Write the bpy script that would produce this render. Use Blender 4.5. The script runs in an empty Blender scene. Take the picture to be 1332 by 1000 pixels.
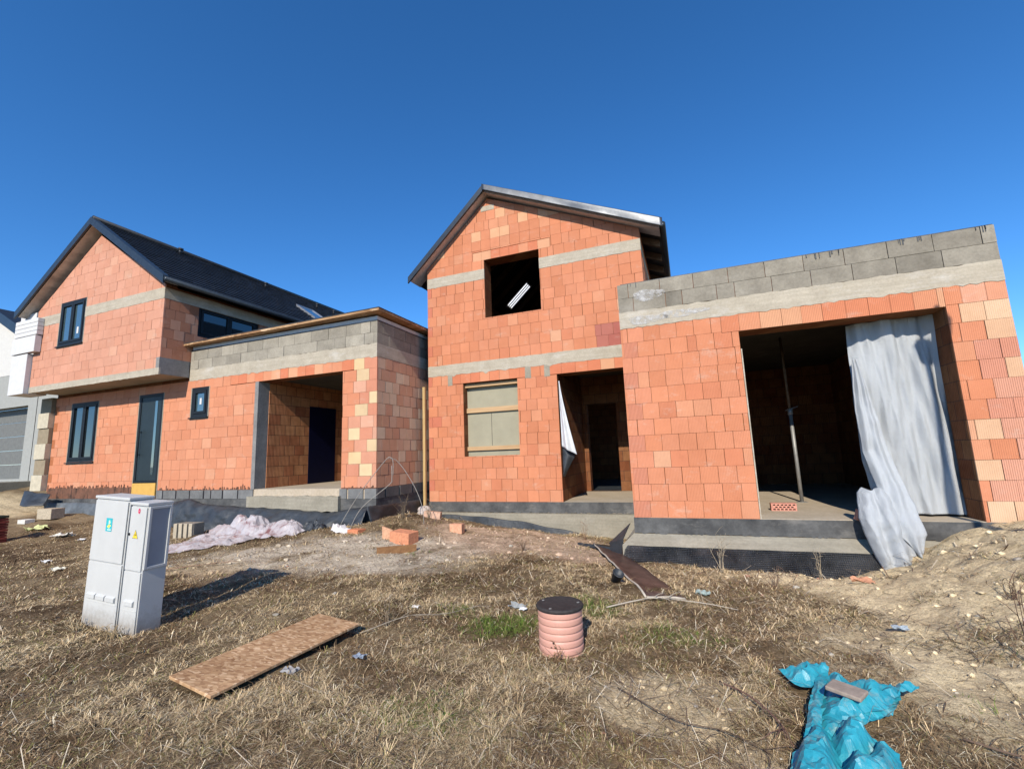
import bpy, bmesh, math, random
import numpy as np
from mathutils import Vector, Matrix, noise as mn

scene = bpy.context.scene
COL = scene.collection
R_ = math.radians

# ------------------------------------------------------------------ camera
cd = bpy.data.cameras.new('camera'); cam = bpy.data.objects.new('camera', cd); COL.objects.link(cam)
cd.sensor_fit = 'HORIZONTAL'; cd.sensor_width = 36.0; cd.lens = 36.0 * 588.114 / 1332.0
cd.clip_start = 0.05; cd.clip_end = 3000
CAM = Vector((0, 0, 1.05))
r_ = (0.931678, 0.361343, -0.037501); u_ = (0.088785, -0.126383, 0.988000); f_ = (-0.352268, 0.923828, 0.149830)
cam.matrix_world = Matrix(((r_[0], u_[0], -f_[0], CAM.x), (r_[1], u_[1], -f_[1], CAM.y), (r_[2], u_[2], -f_[2], CAM.z), (0, 0, 0, 1)))
scene.camera = cam

# ------------------------------------------------------------------ sky, sun, exposure
SUN_EL, SUN_AZ = R_(33.5), math.pi - 0.095
w = bpy.data.worlds.new('World'); scene.world = w; w.use_nodes = True
nt = w.node_tree; bg = nt.nodes['Background']
sk = nt.nodes.new('ShaderNodeTexSky'); sk.sky_type = 'NISHITA'; sk.sun_disc = False
sk.sun_elevation = SUN_EL; sk.sun_rotation = SUN_AZ; sk.altitude = 300; sk.air_density = 0.8; sk.dust_density = 0.05; sk.ozone_density = 6.0
hs_ = nt.nodes.new('ShaderNodeHueSaturation'); hs_.inputs['Saturation'].default_value = 1.17; hs_.inputs['Value'].default_value = 1.22
nt.links.new(sk.outputs[0], hs_.inputs['Color']); nt.links.new(hs_.outputs[0], bg.inputs[0]); bg.inputs[1].default_value = 0.145
sd = bpy.data.lights.new('sun', 'SUN'); sd.energy = 4.4; sd.angle = R_(0.53); sd.color = (1.0, 0.93, 0.82)
so = bpy.data.objects.new('sun', sd); COL.objects.link(so)
sdir = Vector((math.sin(SUN_AZ) * math.cos(SUN_EL), math.cos(SUN_AZ) * math.cos(SUN_EL), math.sin(SUN_EL)))
so.rotation_euler = sdir.to_track_quat('Z', 'Y').to_euler(); so.location = (6, -40, 30)
scene.view_settings.view_transform = 'Standard'; scene.view_settings.look = 'None'
scene.view_settings.exposure = 0.25; scene.view_settings.gamma = 1.0
scene.cycles.diffuse_bounces = 1; scene.cycles.max_bounces = 8

# ------------------------------------------------------------------ mesh builder
class MB:
    def __init__(s): s.v = []; s.f = []; s.c = []; s.smooth = []
    def add(s, verts, faces, col=(1, 1, 1), smooth=False):
        b = len(s.v); s.v += [tuple(p) for p in verts]
        for f in faces: s.f.append(tuple(i + b for i in f)); s.c.append(col); s.smooth.append(smooth)
    def box(s, x0, x1, y0, y1, z0, z1, col=(1, 1, 1)):
        v = [(x0, y0, z0), (x1, y0, z0), (x1, y1, z0), (x0, y1, z0), (x0, y0, z1), (x1, y0, z1), (x1, y1, z1), (x0, y1, z1)]
        s.add(v, [(0, 3, 2, 1), (4, 5, 6, 7), (0, 1, 5, 4), (1, 2, 6, 5), (2, 3, 7, 6), (3, 0, 4, 7)], col)
    def obox(s, o, ax, ay, az, col=(1, 1, 1)):
        o, ax, ay, az = map(Vector, (o, ax, ay, az))
        v = [o, o + ax, o + ax + ay, o + ay]; v += [p + az for p in v]
        fs = [(0, 3, 2, 1), (4, 5, 6, 7), (0, 1, 5, 4), (1, 2, 6, 5), (2, 3, 7, 6), (3, 0, 4, 7)]
        if ax.cross(ay).dot(az) < 0: fs = [f[::-1] for f in fs]
        s.add(v, fs, col)
    def prism(s, poly, d, col=(1, 1, 1)):
        """polygon (3d points) extruded along d"""
        poly = [Vector(p) for p in poly]; d = Vector(d); n = len(poly)
        nrm = Vector((0, 0, 0))
        for i in range(n): nrm += poly[i].cross(poly[(i + 1) % n])
        if nrm.dot(d) > 0: poly = poly[::-1]
        v = poly + [p + d for p in poly]
        fs = [tuple(range(n)), tuple(range(2 * n - 1, n - 1, -1))]
        for i in range(n):
            j = (i + 1) % n; fs.append((i, i + n, j + n, j))
        s.add(v, fs, col)
    def tube(s, pts, rad, n=8, col=(1, 1, 1), cap=True):
        pts = [Vector(p) for p in pts]; m = len(pts)
        rads = rad if isinstance(rad, (list, tuple)) else [rad] * m
        vs = []; up = None
        for i, p in enumerate(pts):
            t = (pts[min(i + 1, m - 1)] - pts[max(i - 1, 0)]).normalized()
            if up is None:
                up = Vector((0, 0, 1)) if abs(t.z) < 0.9 else Vector((1, 0, 0))
            a = (up - t * up.dot(t)).normalized(); b = t.cross(a); up = a
            for k in range(n):
                th = 2 * math.pi * k / n; vs.append(p + (a * math.cos(th) + b * math.sin(th)) * rads[i])
        fs = []
        for i in range(m - 1):
            for k in range(n):
                fs.append((i * n + k, i * n + (k + 1) % n, (i + 1) * n + (k + 1) % n, (i + 1) * n + k))
        if cap: fs += [tuple(range(n - 1, -1, -1)), tuple((m - 1) * n + k for k in range(n))]
        s.add(vs, fs, col, True)
    def lathe(s, prof, c, n=48, col=(1, 1, 1)):
        vs = []; m = len(prof)
        for r, z in prof:
            for k in range(n):
                th = 2 * math.pi * k / n; vs.append((c[0] + r * math.cos(th), c[1] + r * math.sin(th), c[2] + z))
        fs = []
        for i in range(m - 1):
            for k in range(n):
                fs.append((i * n + k, i * n + (k + 1) % n, (i + 1) * n + (k + 1) % n, (i + 1) * n + k))
        fs += [tuple(range(n - 1, -1, -1)), tuple((m - 1) * n + k for k in range(n))]
        s.add(vs, fs, col, True)
    def grid(s, fn, nu, nv, col=(1, 1, 1), smooth=True):
        vs = [fn(i / nu, j / nv) for j in range(nv + 1) for i in range(nu + 1)]
        fs = [(j * (nu + 1) + i, j * (nu + 1) + i + 1, (j + 1) * (nu + 1) + i + 1, (j + 1) * (nu + 1) + i) for j in range(nv) for i in range(nu)]
        s.add(vs, fs, col, smooth)
    def build(s, name, mat, parent=None, bevel=0, solid=0, world=True, subsurf=0):
        off = Vector((0, 0, 0))
        if parent is not None and world:
            p = parent
            while p is not None: off = off + p.location; p = p.parent
        me = bpy.data.meshes.new(name)
        me.from_pydata([(x - off.x, y - off.y, z - off.z) for x, y, z in s.v], [], s.f)
        me.polygons.foreach_set('use_smooth', s.smooth)
        ca = me.color_attributes.new('col', 'FLOAT_COLOR', 'CORNER')
        tot = np.repeat(np.array([(c[0], c[1], c[2], c[3] if len(c) > 3 else 1.0) for c in s.c], np.float32), [len(f) for f in s.f], axis=0)
        ca.data.foreach_set('color', tot.ravel())
        me.materials.append(mat); me.update()
        o = bpy.data.objects.new(name, me); COL.objects.link(o)
        if parent is not None: o.parent = parent
        if solid:
            m = o.modifiers.new('solid', 'SOLIDIFY'); m.thickness = solid; m.offset = 0
        if bevel:
            m = o.modifiers.new('bevel', 'BEVEL'); m.width = bevel; m.segments = 2; m.limit_method = 'ANGLE'; m.angle_limit = R_(40)
        if subsurf:
            m = o.modifiers.new('sub', 'SUBSURF'); m.levels = subsurf; m.render_levels = subsurf
        return o

def tag(o, label=None, cat=None, group=None, kind=None):
    if label: o['label'] = label
    if cat: o['category'] = cat
    if group: o['group'] = group
    if kind: o['kind'] = kind
    return o
def thing(name, label, cat, loc=(0, 0, 0), rz=0, group=None):
    o = bpy.data.objects.new(name, None); COL.objects.link(o); o.location = loc; o.rotation_euler = (0, 0, rz)
    o.empty_display_size = 0.2
    return tag(o, label, cat, group)

# ------------------------------------------------------------------ materials
class NB:
    def __init__(s, name, rough=0.8, spec=0.3, metal=0.0):
        s.m = bpy.data.materials.new(name); s.m.use_nodes = True; s.nt = s.m.node_tree
        s.b = s.nt.nodes['Principled BSDF']; s.b.inputs['Roughness'].default_value = rough
        s.b.inputs['Specular IOR Level'].default_value = spec; s.b.inputs['Metallic'].default_value = metal
        s._co = None
    def n(s, t, **kw):
        nd = s.nt.nodes.new(t)
        for k, v in kw.items(): setattr(nd, k, v)
        return nd
    def lk(s, a, b): s.nt.links.new(a, b)
    def setin(s, nd, i, v):
        if hasattr(v, 'is_linked') or isinstance(v, bpy.types.NodeSocket): s.lk(v, nd.inputs[i])
        else: nd.inputs[i].default_value = v
    def co(s, scale=(1, 1, 1), rot=(0, 0, 0)):
        if s._co is None: s._co = s.n('ShaderNodeTexCoord').outputs['Object']
        mp = s.n('ShaderNodeMapping'); mp.inputs['Scale'].default_value = scale; mp.inputs['Rotation'].default_value = rot
        s.lk(s._co, mp.inputs[0]); return mp.outputs[0]
    def noise(s, scale, detail=4, rough=0.6, vec=None, dist=0.0):
        nd = s.n('ShaderNodeTexNoise'); nd.inputs['Scale'].default_value = scale; nd.inputs['Detail'].default_value = detail
        nd.inputs['Roughness'].default_value = rough; nd.inputs['Distortion'].default_value = dist
        s.lk(vec if vec is not None else s.co(), nd.inputs['Vector']); return nd.outputs[0]
    def ramp(s, fac, stops, interp='LINEAR'):
        nd = s.n('ShaderNodeValToRGB'); cr = nd.color_ramp; cr.interpolation = interp
        while len(cr.elements) < len(stops): cr.elements.new(0.5)
        for e, (p, c) in zip(cr.elements, stops): e.position = p; e.color = (c[0], c[1], c[2], 1) if not isinstance(c, (int, float)) else (c, c, c, 1)
        s.lk(fac, nd.inputs[0]); return nd.outputs[0]
    def mix(s, fac, a, b, blend='MIX'):
        nd = s.n('ShaderNodeMix', data_type='RGBA', blend_type=blend)
        for i, v in ((0, fac), (6, a), (7, b)):
            if isinstance(v, bpy.types.NodeSocket): s.lk(v, nd.inputs[i])
            elif isinstance(v, (int, float)): nd.inputs[i].default_value = v
            else: nd.inputs[i].default_value = (v[0], v[1], v[2], 1)
        return nd.outputs[2]
    def math(s, op, a, b=0.0, clamp=False):
        nd = s.n('ShaderNodeMath', operation=op); nd.use_clamp = clamp
        for i, v in ((0, a), (1, b)):
            if isinstance(v, bpy.types.NodeSocket): s.lk(v, nd.inputs[i])
            else: nd.inputs[i].default_value = v
        return nd.outputs[0]
    def attr(s, name='col'):
        nd = s.n('ShaderNodeAttribute'); nd.attribute_name = name; return nd
    def color(s, c):
        if isinstance(c, bpy.types.NodeSocket): s.lk(c, s.b.inputs['Base Color'])
        else: s.b.inputs['Base Color'].default_value = (c[0], c[1], c[2], 1)
    def bump(s, h, strength=0.3, dist=0.01, prev=None):
        nd = s.n('ShaderNodeBump'); nd.inputs['Strength'].default_value = strength; nd.inputs['Distance'].default_value = dist
        s.lk(h, nd.inputs['Height'])
        if prev is not None: s.lk(prev, nd.inputs['Normal'])
        s.lk(nd.outputs[0], s.b.inputs['Normal']); return nd.outputs[0]

def mat_brick():
    b = NB('clay_brick', 0.9, 0.15)
    a = b.attr('col')
    n1 = b.noise(7, 5, 0.65); n2 = b.noise(60, 3, 0.7); n3 = b.noise(1.1, 3, 0.6)
    c = b.mix(1.0, a.outputs['Color'], b.ramp(n1, [(0.25, (0.95, 0.94, 0.93)), (0.5, (1.02, 1.02, 1.02)), (0.8, (1.06, 1.07, 1.07))]), 'MULTIPLY')
    c = b.mix(1.0, c, b.ramp(n3, [(0.3, (0.95, 0.94, 0.93)), (0.65, (1.05, 1.06, 1.06))]), 'MULTIPLY')
    dust = b.ramp(b.noise(2.6, 8, 0.78, b.co((1, 1, 1.8))), [(0.56, 0.0), (0.72, 0.45)])
    c = b.mix(dust, c, (0.62, 0.47, 0.37))
    sx = b.n('ShaderNodeSeparateXYZ'); b.lk(b.co(), sx.inputs[0])
    u = b.math('ADD', sx.outputs[0], sx.outputs[1])
    g = b.math('SINE', b.math('MULTIPLY', u, 2 * math.pi / 0.042))
    g = b.math('MULTIPLY', b.math('POWER', b.math('ABSOLUTE', g), 0.35), a.outputs['Alpha'])
    c = b.mix(b.math('MULTIPLY', b.math('SUBTRACT', a.outputs['Alpha'], g, True), 0.55), c, (0.36, 0.135, 0.075)); b.color(c)  # groove self-shadow put into the colour as dark comb lines
    p = b.bump(g, 0.8, 0.008)
    b.bump(n2, 0.25, 0.004, p)
    return b.m
def mat_brick_plain(name='shaded_clay_brick', k=1.0):
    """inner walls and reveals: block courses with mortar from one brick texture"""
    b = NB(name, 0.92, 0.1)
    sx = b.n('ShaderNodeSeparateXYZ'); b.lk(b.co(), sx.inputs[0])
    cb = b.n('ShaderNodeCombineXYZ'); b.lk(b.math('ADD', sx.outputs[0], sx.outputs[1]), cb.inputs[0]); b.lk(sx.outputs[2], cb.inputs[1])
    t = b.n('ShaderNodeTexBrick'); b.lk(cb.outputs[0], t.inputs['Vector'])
    t.inputs['Color1'].default_value = (0.19 * k, 0.066 * k, 0.03 * k, 1); t.inputs['Color2'].default_value = (0.25 * k, 0.115 * k, 0.052 * k, 1)  # brick darkened, room shade put into the colour
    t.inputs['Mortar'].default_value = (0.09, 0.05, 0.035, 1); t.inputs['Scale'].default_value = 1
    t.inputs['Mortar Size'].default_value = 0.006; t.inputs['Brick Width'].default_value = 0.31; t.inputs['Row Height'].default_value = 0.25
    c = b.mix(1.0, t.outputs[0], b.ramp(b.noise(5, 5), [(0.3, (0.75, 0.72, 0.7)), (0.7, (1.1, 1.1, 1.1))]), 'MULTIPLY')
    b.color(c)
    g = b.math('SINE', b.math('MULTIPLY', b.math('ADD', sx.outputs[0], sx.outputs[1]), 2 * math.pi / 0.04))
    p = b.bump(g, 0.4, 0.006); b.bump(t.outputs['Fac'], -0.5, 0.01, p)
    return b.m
def mat_concrete(name, c0, c1, stain=(0.6, 0.56, 0.5), stain_amt=0.25, scale=3.0, streak=False, dark=None):
    b = NB(name, 0.9, 0.2)
    n = b.noise(scale, 7, 0.65); n2 = b.noise(scale * 9, 5, 0.7)
    c = b.ramp(n, [(0.3, c0), (0.7, c1)])
    c = b.mix(1.0, c, b.ramp(n2, [(0.25, (0.8, 0.8, 0.8)), (0.6, (1.04, 1.04, 1.04))]), 'MULTIPLY')
    st = b.ramp(b.noise(1.7, 6, 0.7, b.co((1, 1, 2.5))), [(0.55, 0.0), (0.72, stain_amt)])
    c = b.mix(st, c, stain)
    if streak:
        s2 = b.ramp(b.noise(4, 5, 0.65, b.co((0.25, 0.25, 6))), [(0.4, 0.0), (0.75, 0.5)])
        c = b.mix(s2, c, tuple(x * 0.72 for x in c0))
    if dark:
        s3 = b.ramp(b.noise(9, 4, 0.6, b.co((1, 1, 0.12))), [(0.55, 0.0), (0.62, 0.85)])
        c = b.mix(s3, c, dark)
    at = b.attr('col'); c = b.mix(1.0, c, at.outputs['Color'], 'MULTIPLY')
    b.color(c)
    p = b.bump(n2, 0.45, 0.006)
    b.bump(b.noise(scale * 3, 4, 0.6), 0.35, 0.012, p)
    return b.m
def mat_simple(name, c, rough=0.6, spec=0.4, metal=0.0, var=0.15, scale=8, bump=0.0, bscale=30, attr=False, bdist=0.004):
    b = NB(name, rough, spec, metal)
    n = b.noise(scale, 5, 0.6)
    lo = tuple(x * (1 - var) for x in c); hi = tuple(min(1, x * (1 + var)) for x in c)
    cc = b.ramp(n, [(0.3, lo), (0.7, hi)])
    if attr: cc = b.mix(1.0, cc, b.attr('col').outputs['Color'], 'MULTIPLY')
    b.color(cc)
    if bump: b.bump(b.noise(bscale, 4, 0.6), bump, bdist)
    return b.m
def mat_wood(name, c0, c1, axis='x', rough=0.75, scale=14):
    b = NB(name, rough, 0.25)
    sc = {'x': (0.08, 1, 1), 'y': (1, 0.08, 1), 'z': (1, 1, 0.08)}[axis]
    n = b.noise(scale, 6, 0.65, b.co(sc), 0.6)
    b.color(b.ramp(n, [(0.3, c0), (0.7, c1)])); b.bump(n, 0.25, 0.004)
    return b.m
def mat_osb(name, dull=1.0, strand=(26, 60, 26)):
    b = NB(name, 0.8, 0.2)
    v = b.n('ShaderNodeTexVoronoi'); v.inputs['Scale'].default_value = 1; v.inputs['Randomness'].default_value = 1
    d = b.noise(6, 3, 0.5)
    mp = b.n('ShaderNodeVectorMath', operation='MULTIPLY_ADD'); b.lk(d, mp.inputs[0]); mp.inputs[1].default_value = (2.5, 2.5, 2.5); b.lk(b.co(strand, (0, 0, 0.35)), mp.inputs[2])
    b.lk(mp.outputs[0], v.inputs['Vector'])
    sep = b.n('ShaderNodeSeparateColor'); b.lk(v.outputs['Color'], sep.inputs[0])
    c = b.ramp(sep.outputs[0], [(0.0, (0.30 * dull, 0.165 * dull, 0.08 * dull)), (0.3, (0.41 * dull, 0.24 * dull, 0.125 * dull)), (0.7, (0.50 * dull, 0.31 * dull, 0.16 * dull)), (1.0, (0.66 * dull, 0.46 * dull, 0.28 * dull))])
    c = b.mix(1.0, c, b.ramp(b.noise(2.2, 5), [(0.3, (0.72, 0.68, 0.64)), (0.7, (1.08, 1.08, 1.08))]), 'MULTIPLY')
    b.color(c); b.bump(sep.outputs[0], 0.25, 0.003)
    return b.m
def mat_tarp(name, c, rough=0.52):
    b = NB(name, rough, 0.35, 0.0)
    n = b.noise(5, 5, 0.6)
    c2 = b.mix(b.ramp(b.noise(38, 6, .8), [(.62, 0.0), (.75, .35)]), c, tuple(x * .55 for x in c))
    b.color(c2)
    w1 = b.n('ShaderNodeTexWave'); w1.inputs['Scale'].default_value = 30; b.lk(b.co(), w1.inputs['Vector'])
    p = b.bump(b.noise(36, 6, 0.78, b.co((1, 1, 0.7)), 1.5), 0.9, 0.014)
    p = b.bump(b.noise(9, 4, 0.6, b.co((2.2, 2.2, 0.22), (0, 0.12, 0)), 0.5), 0.18, 0.02, p)
    return b.m
def mat_dirty(name, c, rough, h, dirt=(.20, .15, .10), amt=.75, scuff=0.25):
    b = NB(name, rough, .4)
    cc = b.ramp(b.noise(4, 5), [(.3, tuple(x * .95 for x in c)), (.7, tuple(min(1, x * 1.04) for x in c))])
    sx = b.n('ShaderNodeSeparateXYZ'); b.lk(b.co(), sx.inputs[0])
    f = b.math('MULTIPLY', b.math('SUBTRACT', h, sx.outputs[2], True), 1.0 / h)
    n = b.noise(16, 7, .75)
    m = b.math('MULTIPLY', b.ramp(b.math('ADD', b.math('MULTIPLY', f, .55), b.math('MULTIPLY', n, .6)), [(.42, 0.0), (.78, 1.0)]), amt)
    cc = b.mix(m, cc, dirt)
    st = b.ramp(b.noise(7, 8, .8, b.co((2.0, 2.0, .35))), [(.56, 0.0), (.75, scuff)])
    cc = b.mix(st, cc, tuple(x * .62 for x in c)); b.color(cc); b.bump(b.noise(120, 3), .06, .003); return b.m
def mat_glass(name, tint, refl=0.2):
    b = NB(name, 0.03, 0.8)
    b.color(tint); b.b.inputs['Coat Weight'].default_value = refl; b.b.inputs['Coat Roughness'].default_value = 0.02
    b.b.inputs['Coat IOR'].default_value = 2.0
    return b.m
def mat_dimple():
    b = NB('dimpled_membrane', 0.28, 0.9)
    b.color(b.ramp(b.noise(4, 5, 0.6), [(0.35, (0.03, 0.031, 0.033)), (0.75, (0.11, 0.11, 0.112))]))
    sx = b.n('ShaderNodeSeparateXYZ'); b.lk(b.co(), sx.inputs[0])
    k = 2 * math.pi / 0.045
    a = b.math('SINE', b.math('MULTIPLY', b.math('ADD', sx.outputs[0], sx.outputs[2]), k))
    c = b.math('SINE', b.math('MULTIPLY', b.math('SUBTRACT', sx.outputs[0], sx.outputs[2]), k))
    h = b.math('MULTIPLY', a, c)
    b.bump(h, 1.0, 0.016)
    return b.m
def mat_attr(name, rough=0.85, spec=0.15, var=0.2, scale=40, trans=0.0):
    b = NB(name, rough, spec)
    a = b.attr('col')
    c = b.mix(1.0, a.outputs['Color'], b.ramp(b.noise(scale, 3), [(0.3, 1 - var), (0.7, 1 + var)]), 'MULTIPLY')
    b.color(c)
    return b.m
def mat_ground():
    b = NB('soil', 0.95, 0.1)
    a = b.attr('col')
    n1 = b.noise(3.2, 8, 0.68); n2 = b.noise(22, 6, 0.7); n3 = b.noise(90, 4, 0.7)
    c = b.mix(1.0, a.outputs['Color'], b.ramp(n1, [(0.28, (0.72, 0.69, 0.66)), (0.5, (1.05, 1.05, 1.04)), (0.75, (1.28, 1.28, 1.27))]), 'MULTIPLY')
    c = b.mix(1.0, c, b.ramp(n2, [(0.3, (0.68, 0.65, 0.62)), (0.5, (1.04, 1.04, 1.04)), (0.8, (1.25, 1.25, 1.25))]), 'MULTIPLY')
    c = b.mix(1.0, c, b.ramp(n3, [(0.3, (0.78, 0.76, 0.74)), (0.6, (1.1, 1.1, 1.1))]), 'MULTIPLY')
    b.color(c)
    p = b.bump(n2, 0.9, 0.05); p = b.bump(n3, 0.8, 0.015, p)
    return b.m

BRICK = mat_brick(); BRICKIN = mat_brick_plain(); BRICKLIT = mat_brick_plain('lit_carport_brick', 2.0)  # inner brick as a shaded copy, carport brick as a brighter lit copy
BEAM = mat_concrete('ring_beam_concrete', (0.40, 0.345, 0.26), (0.53, 0.465, 0.36), (0.66, 0.63, 0.58), 0.5, 4.0, True)
BLOCK = mat_concrete('concrete_block', (0.215, 0.19, 0.15), (0.33, 0.295, 0.235), (0.40, 0.37, 0.32), 0.3, 3.0)
SCREED = mat_concrete('floor_concrete', (0.42, 0.34, 0.24), (0.52, 0.43, 0.32), (0.6, 0.52, 0.42), 0.3, 2.0)
FOUND = mat_concrete('foundation_concrete', (0.275, 0.245, 0.185), (0.37, 0.33, 0.255), (0.44, 0.41, 0.36), 0.3, 2.6, True)
TAR = mat_concrete('bitumen_coat', (0.05, 0.05, 0.05), (0.15, 0.147, 0.14), (0.26, 0.24, 0.21), 0.6, 2.2)
TARBLOCK = mat_concrete('smeared_block', (0.12, 0.12, 0.118), (0.2, 0.197, 0.19), (0.25, 0.24, 0.22), 0.3, 2.2)
SOOT = mat_concrete('smeared_brick', (0.10, 0.055, 0.035), (0.24, 0.11, 0.07), (0.03, 0.028, 0.026), 0.9, 5.0, False, (0.02, 0.018, 0.017))
INCEIL = mat_concrete('darkened_ceiling', (0.05, 0.043, 0.036), (0.085, 0.074, 0.06), (0.2, 0.18, 0.15), 0.3, 2.0)  # ceiling colour darkened to stand for the unlit rooms
PILLAR = mat_concrete('grey_pillar_concrete', (0.19, 0.18, 0.17), (0.28, 0.27, 0.25), (0.3, 0.29, 0.27), 0.3, 3)
ANTH = mat_simple('anthracite_frame', (0.012, 0.015, 0.018), 0.5, 0.25, var=0.1)
TRIM = mat_simple('dark_metal_trim', (0.035, 0.045, 0.055), 0.38, 0.5, 0.3, var=0.2)
BARE = mat_simple('bare_metal_trim', (0.13, 0.135, 0.14), 0.42, 0.5, 0.7, var=0.2, scale=5, bump=0.15, bscale=4, bdist=0.02)
TILE = mat_simple('roof_tile', (0.022, 0.024, 0.028), 0.5, 0.4, var=0.35, scale=12, attr=True)
SOFFIT = mat_wood('soffit_board', (0.32, 0.25, 0.18), (0.46, 0.38, 0.29), 'y', 0.8, 6)
OSB = mat_osb('osb', 1.15); OSBW = mat_osb('osb_warm', 0.85)
PLANK = mat_wood('weathered_plank', (0.20, 0.095, 0.04), (0.36, 0.19, 0.085), 'x', 0.75, 18)
POSTW = mat_wood('pine_post', (0.42, 0.27, 0.11), (0.60, 0.42, 0.19), 'z', 0.7, 16)
DARKW = mat_wood('old_timber', (0.12, 0.075, 0.045), (0.22, 0.14, 0.085), 'y', 0.85, 8)
GLASS = mat_glass('window_glass', (0.012, 0.018, 0.02), 0.35)
GLASSUP = mat_glass('bright_window_glass', (0.05, 0.085, 0.095), 0.8)
WHITE = mat_simple('white_render', (0.60, 0.58, 0.53), 0.85, 0.2, var=0.05, bump=0.2, bscale=80)
GREYR = mat_simple('grey_render', (0.34, 0.34, 0.31), 0.9, 0.2, var=0.06, bump=0.2, bscale=80)
EPS = mat_simple('polystyrene', (0.62, 0.61, 0.59), 0.9, 0.2, var=0.05, bump=0.2, bscale=70)
EPSG = mat_simple('dirty_polystyrene', (0.52, 0.46, 0.34), 0.9, 0.2, var=0.12, bump=0.2, bscale=70, attr=True)
BOXM = mat_dirty('cabinet_plastic', (0.55, 0.54, 0.505), 0.5, .38)
MEMB = mat_simple('black_membrane', (0.035, 0.04, 0.045), 0.5, 0.45, var=0.4, scale=5, bump=0.4, bscale=14, bdist=0.02)
DIMP = mat_dimple()
TARP = mat_tarp('silver_tarp', (0.45, 0.465, 0.47))
def mat_teal():
    b = NB('teal_plastic', .36, .5)
    c = b.ramp(b.noise(7, 5), [(.3, (.016, .23, .30)), (.7, (.03, .34, .42))])
    d = b.ramp(b.noise(9, 8, .78), [(.52, 0.0), (.72, .62)]); b.color(b.mix(d, c, (.36, .33, .25)))
    b.lk(b.ramp(b.noise(12, 5), [(.35, .28), (.65, .6)]), b.b.inputs['Roughness'])
    b.bump(b.noise(22, 5, .7), .5, .012); return b.m
BLUE = mat_teal()
PINKP = mat_dirty('pipe_plastic', (0.64, 0.33, 0.245), 0.5, .16, scuff=.35)
LID = mat_simple('black_lid', (0.042, 0.036, 0.033), 0.75, 0.3, var=0.3, scale=40, bump=0.4, bscale=120)
STEEL = mat_simple('galvanised_steel', (0.30, 0.29, 0.27), 0.55, 0.5, 0.4, var=0.2)
DARK = mat_simple('dark_inside', (0.02, 0.02, 0.022), 0.9, 0.1)
GRND = mat_ground()
ANY = mat_attr('painted_piece'); 
VEG = mat_attr('dry_vegetation', 0.8, 0.15, 0.15, 60)
CLAY = mat_attr('clay_piece', 0.9, 0.15, 0.2, 25)

# ------------------------------------------------------------------ ground
GP = [(0, 0, -.5), (-4, 0, -.5), (3, 0, -.45), (-10, 0, -.5), (-5.4, 2.85, -.47), (-3.3, 2.2, -.5), (-2.9, 3.6, -.49), (-3.5, 3.7, -.49), (-1, 3.5, -.5),
      (.6, 3.2, -.46), (.6, 2.4, -.47), (-15, 3, -.42), (-20, 4, -.2), (-15.6, 7.4, -.13), (-13, 7.3, -.3), (-10.7, 7.2, -.42), (-8.7, 7.1, -.34), (-6.35, 7.0, -.28),
      (-5.6, 7.2, -.22), (-5.3, 8.2, -.18), (-4.7, 9, -.38), (-3, 9.2, -.58), (-2, 8.8, -.6), (-1, 7.1, -.57), (.85, 7.1, -.66), (2.07, 7, -.58),
      (2.62, 6.8, -.29), (3.1, 6.3, -.06), (2.0, 3.9, -.4), (2.5, 5, -.2), (3.3, 5.4, .0), (1.6, 5.0, -.44), (1.4, 6.2, -.55), (5, 5, .1), (6, 7, .2), (4.5, 7.1, .05), (3.6, 7.3, -.02),
      (-6, 6.3, -.31), (-4.5, 6.4, -.33), (-4.4, 5.6, -.42), (-8.8, 5.7, -.45), (-.9, 5.5, -.46), (-14, 12, -.2), (-8, 12, -.3), (-3, 13, -.9), (2, 12, -.9), (-17, 9, -.2),
      (-20.5, 9, .42), (-23.5, 9.5, .72), (-19.3, 7.6, .08), (-15.5, 6, -.3), (-22, 6, .2), (-60, 0, 0), (60, 0, 0), (0, -40, -.5), (0, 60, -.5), (70, 70, 0), (-70, 70, .5), (-60, -60, -.3), (60, -60, -.5)]
gp = np.array(GP)
def _phi(d2): return -np.sqrt(d2 + 0.36)
_A = _phi(((gp[:, None, :2] - gp[None, :, :2]) ** 2).sum(-1))
_n = len(gp); _M = np.zeros((_n + 1, _n + 1)); _M[:_n, :_n] = _A - 0.02 * np.eye(_n); _M[_n, :_n] = 1; _M[:_n, _n] = 1
_w = np.linalg.solve(_M, np.append(gp[:, 2], 0))
_rs = np.random.RandomState(5); _lat = _rs.rand(256, 256)
def vn(x, y):
    x = np.asarray(x, float); y = np.asarray(y, float)
    xi = np.floor(x).astype(int); yi = np.floor(y).astype(int); fx = x - xi; fy = y - yi
    fx = fx * fx * (3 - 2 * fx); fy = fy * fy * (3 - 2 * fy)
    g = lambda a, b_: _lat[a & 255, b_ & 255]
    return (g(xi, yi) * (1 - fx) + g(xi + 1, yi) * fx) * (1 - fy) + (g(xi, yi + 1) * (1 - fx) + g(xi + 1, yi + 1) * fx) * fy
def fbm(x, y, s, o=4):
    r = 0; a = 1; t = 0
    for k in range(o):
        r = r + a * vn(np.asarray(x) * s + 17.3 * k, np.asarray(y) * s + 9.1 * k); t += a; a *= 0.5; s *= 2.1
    return r / t
def sm(a, b, x): t = np.clip((x - a) / (b - a), 0, 1); return t * t * (3 - 2 * t)
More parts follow.
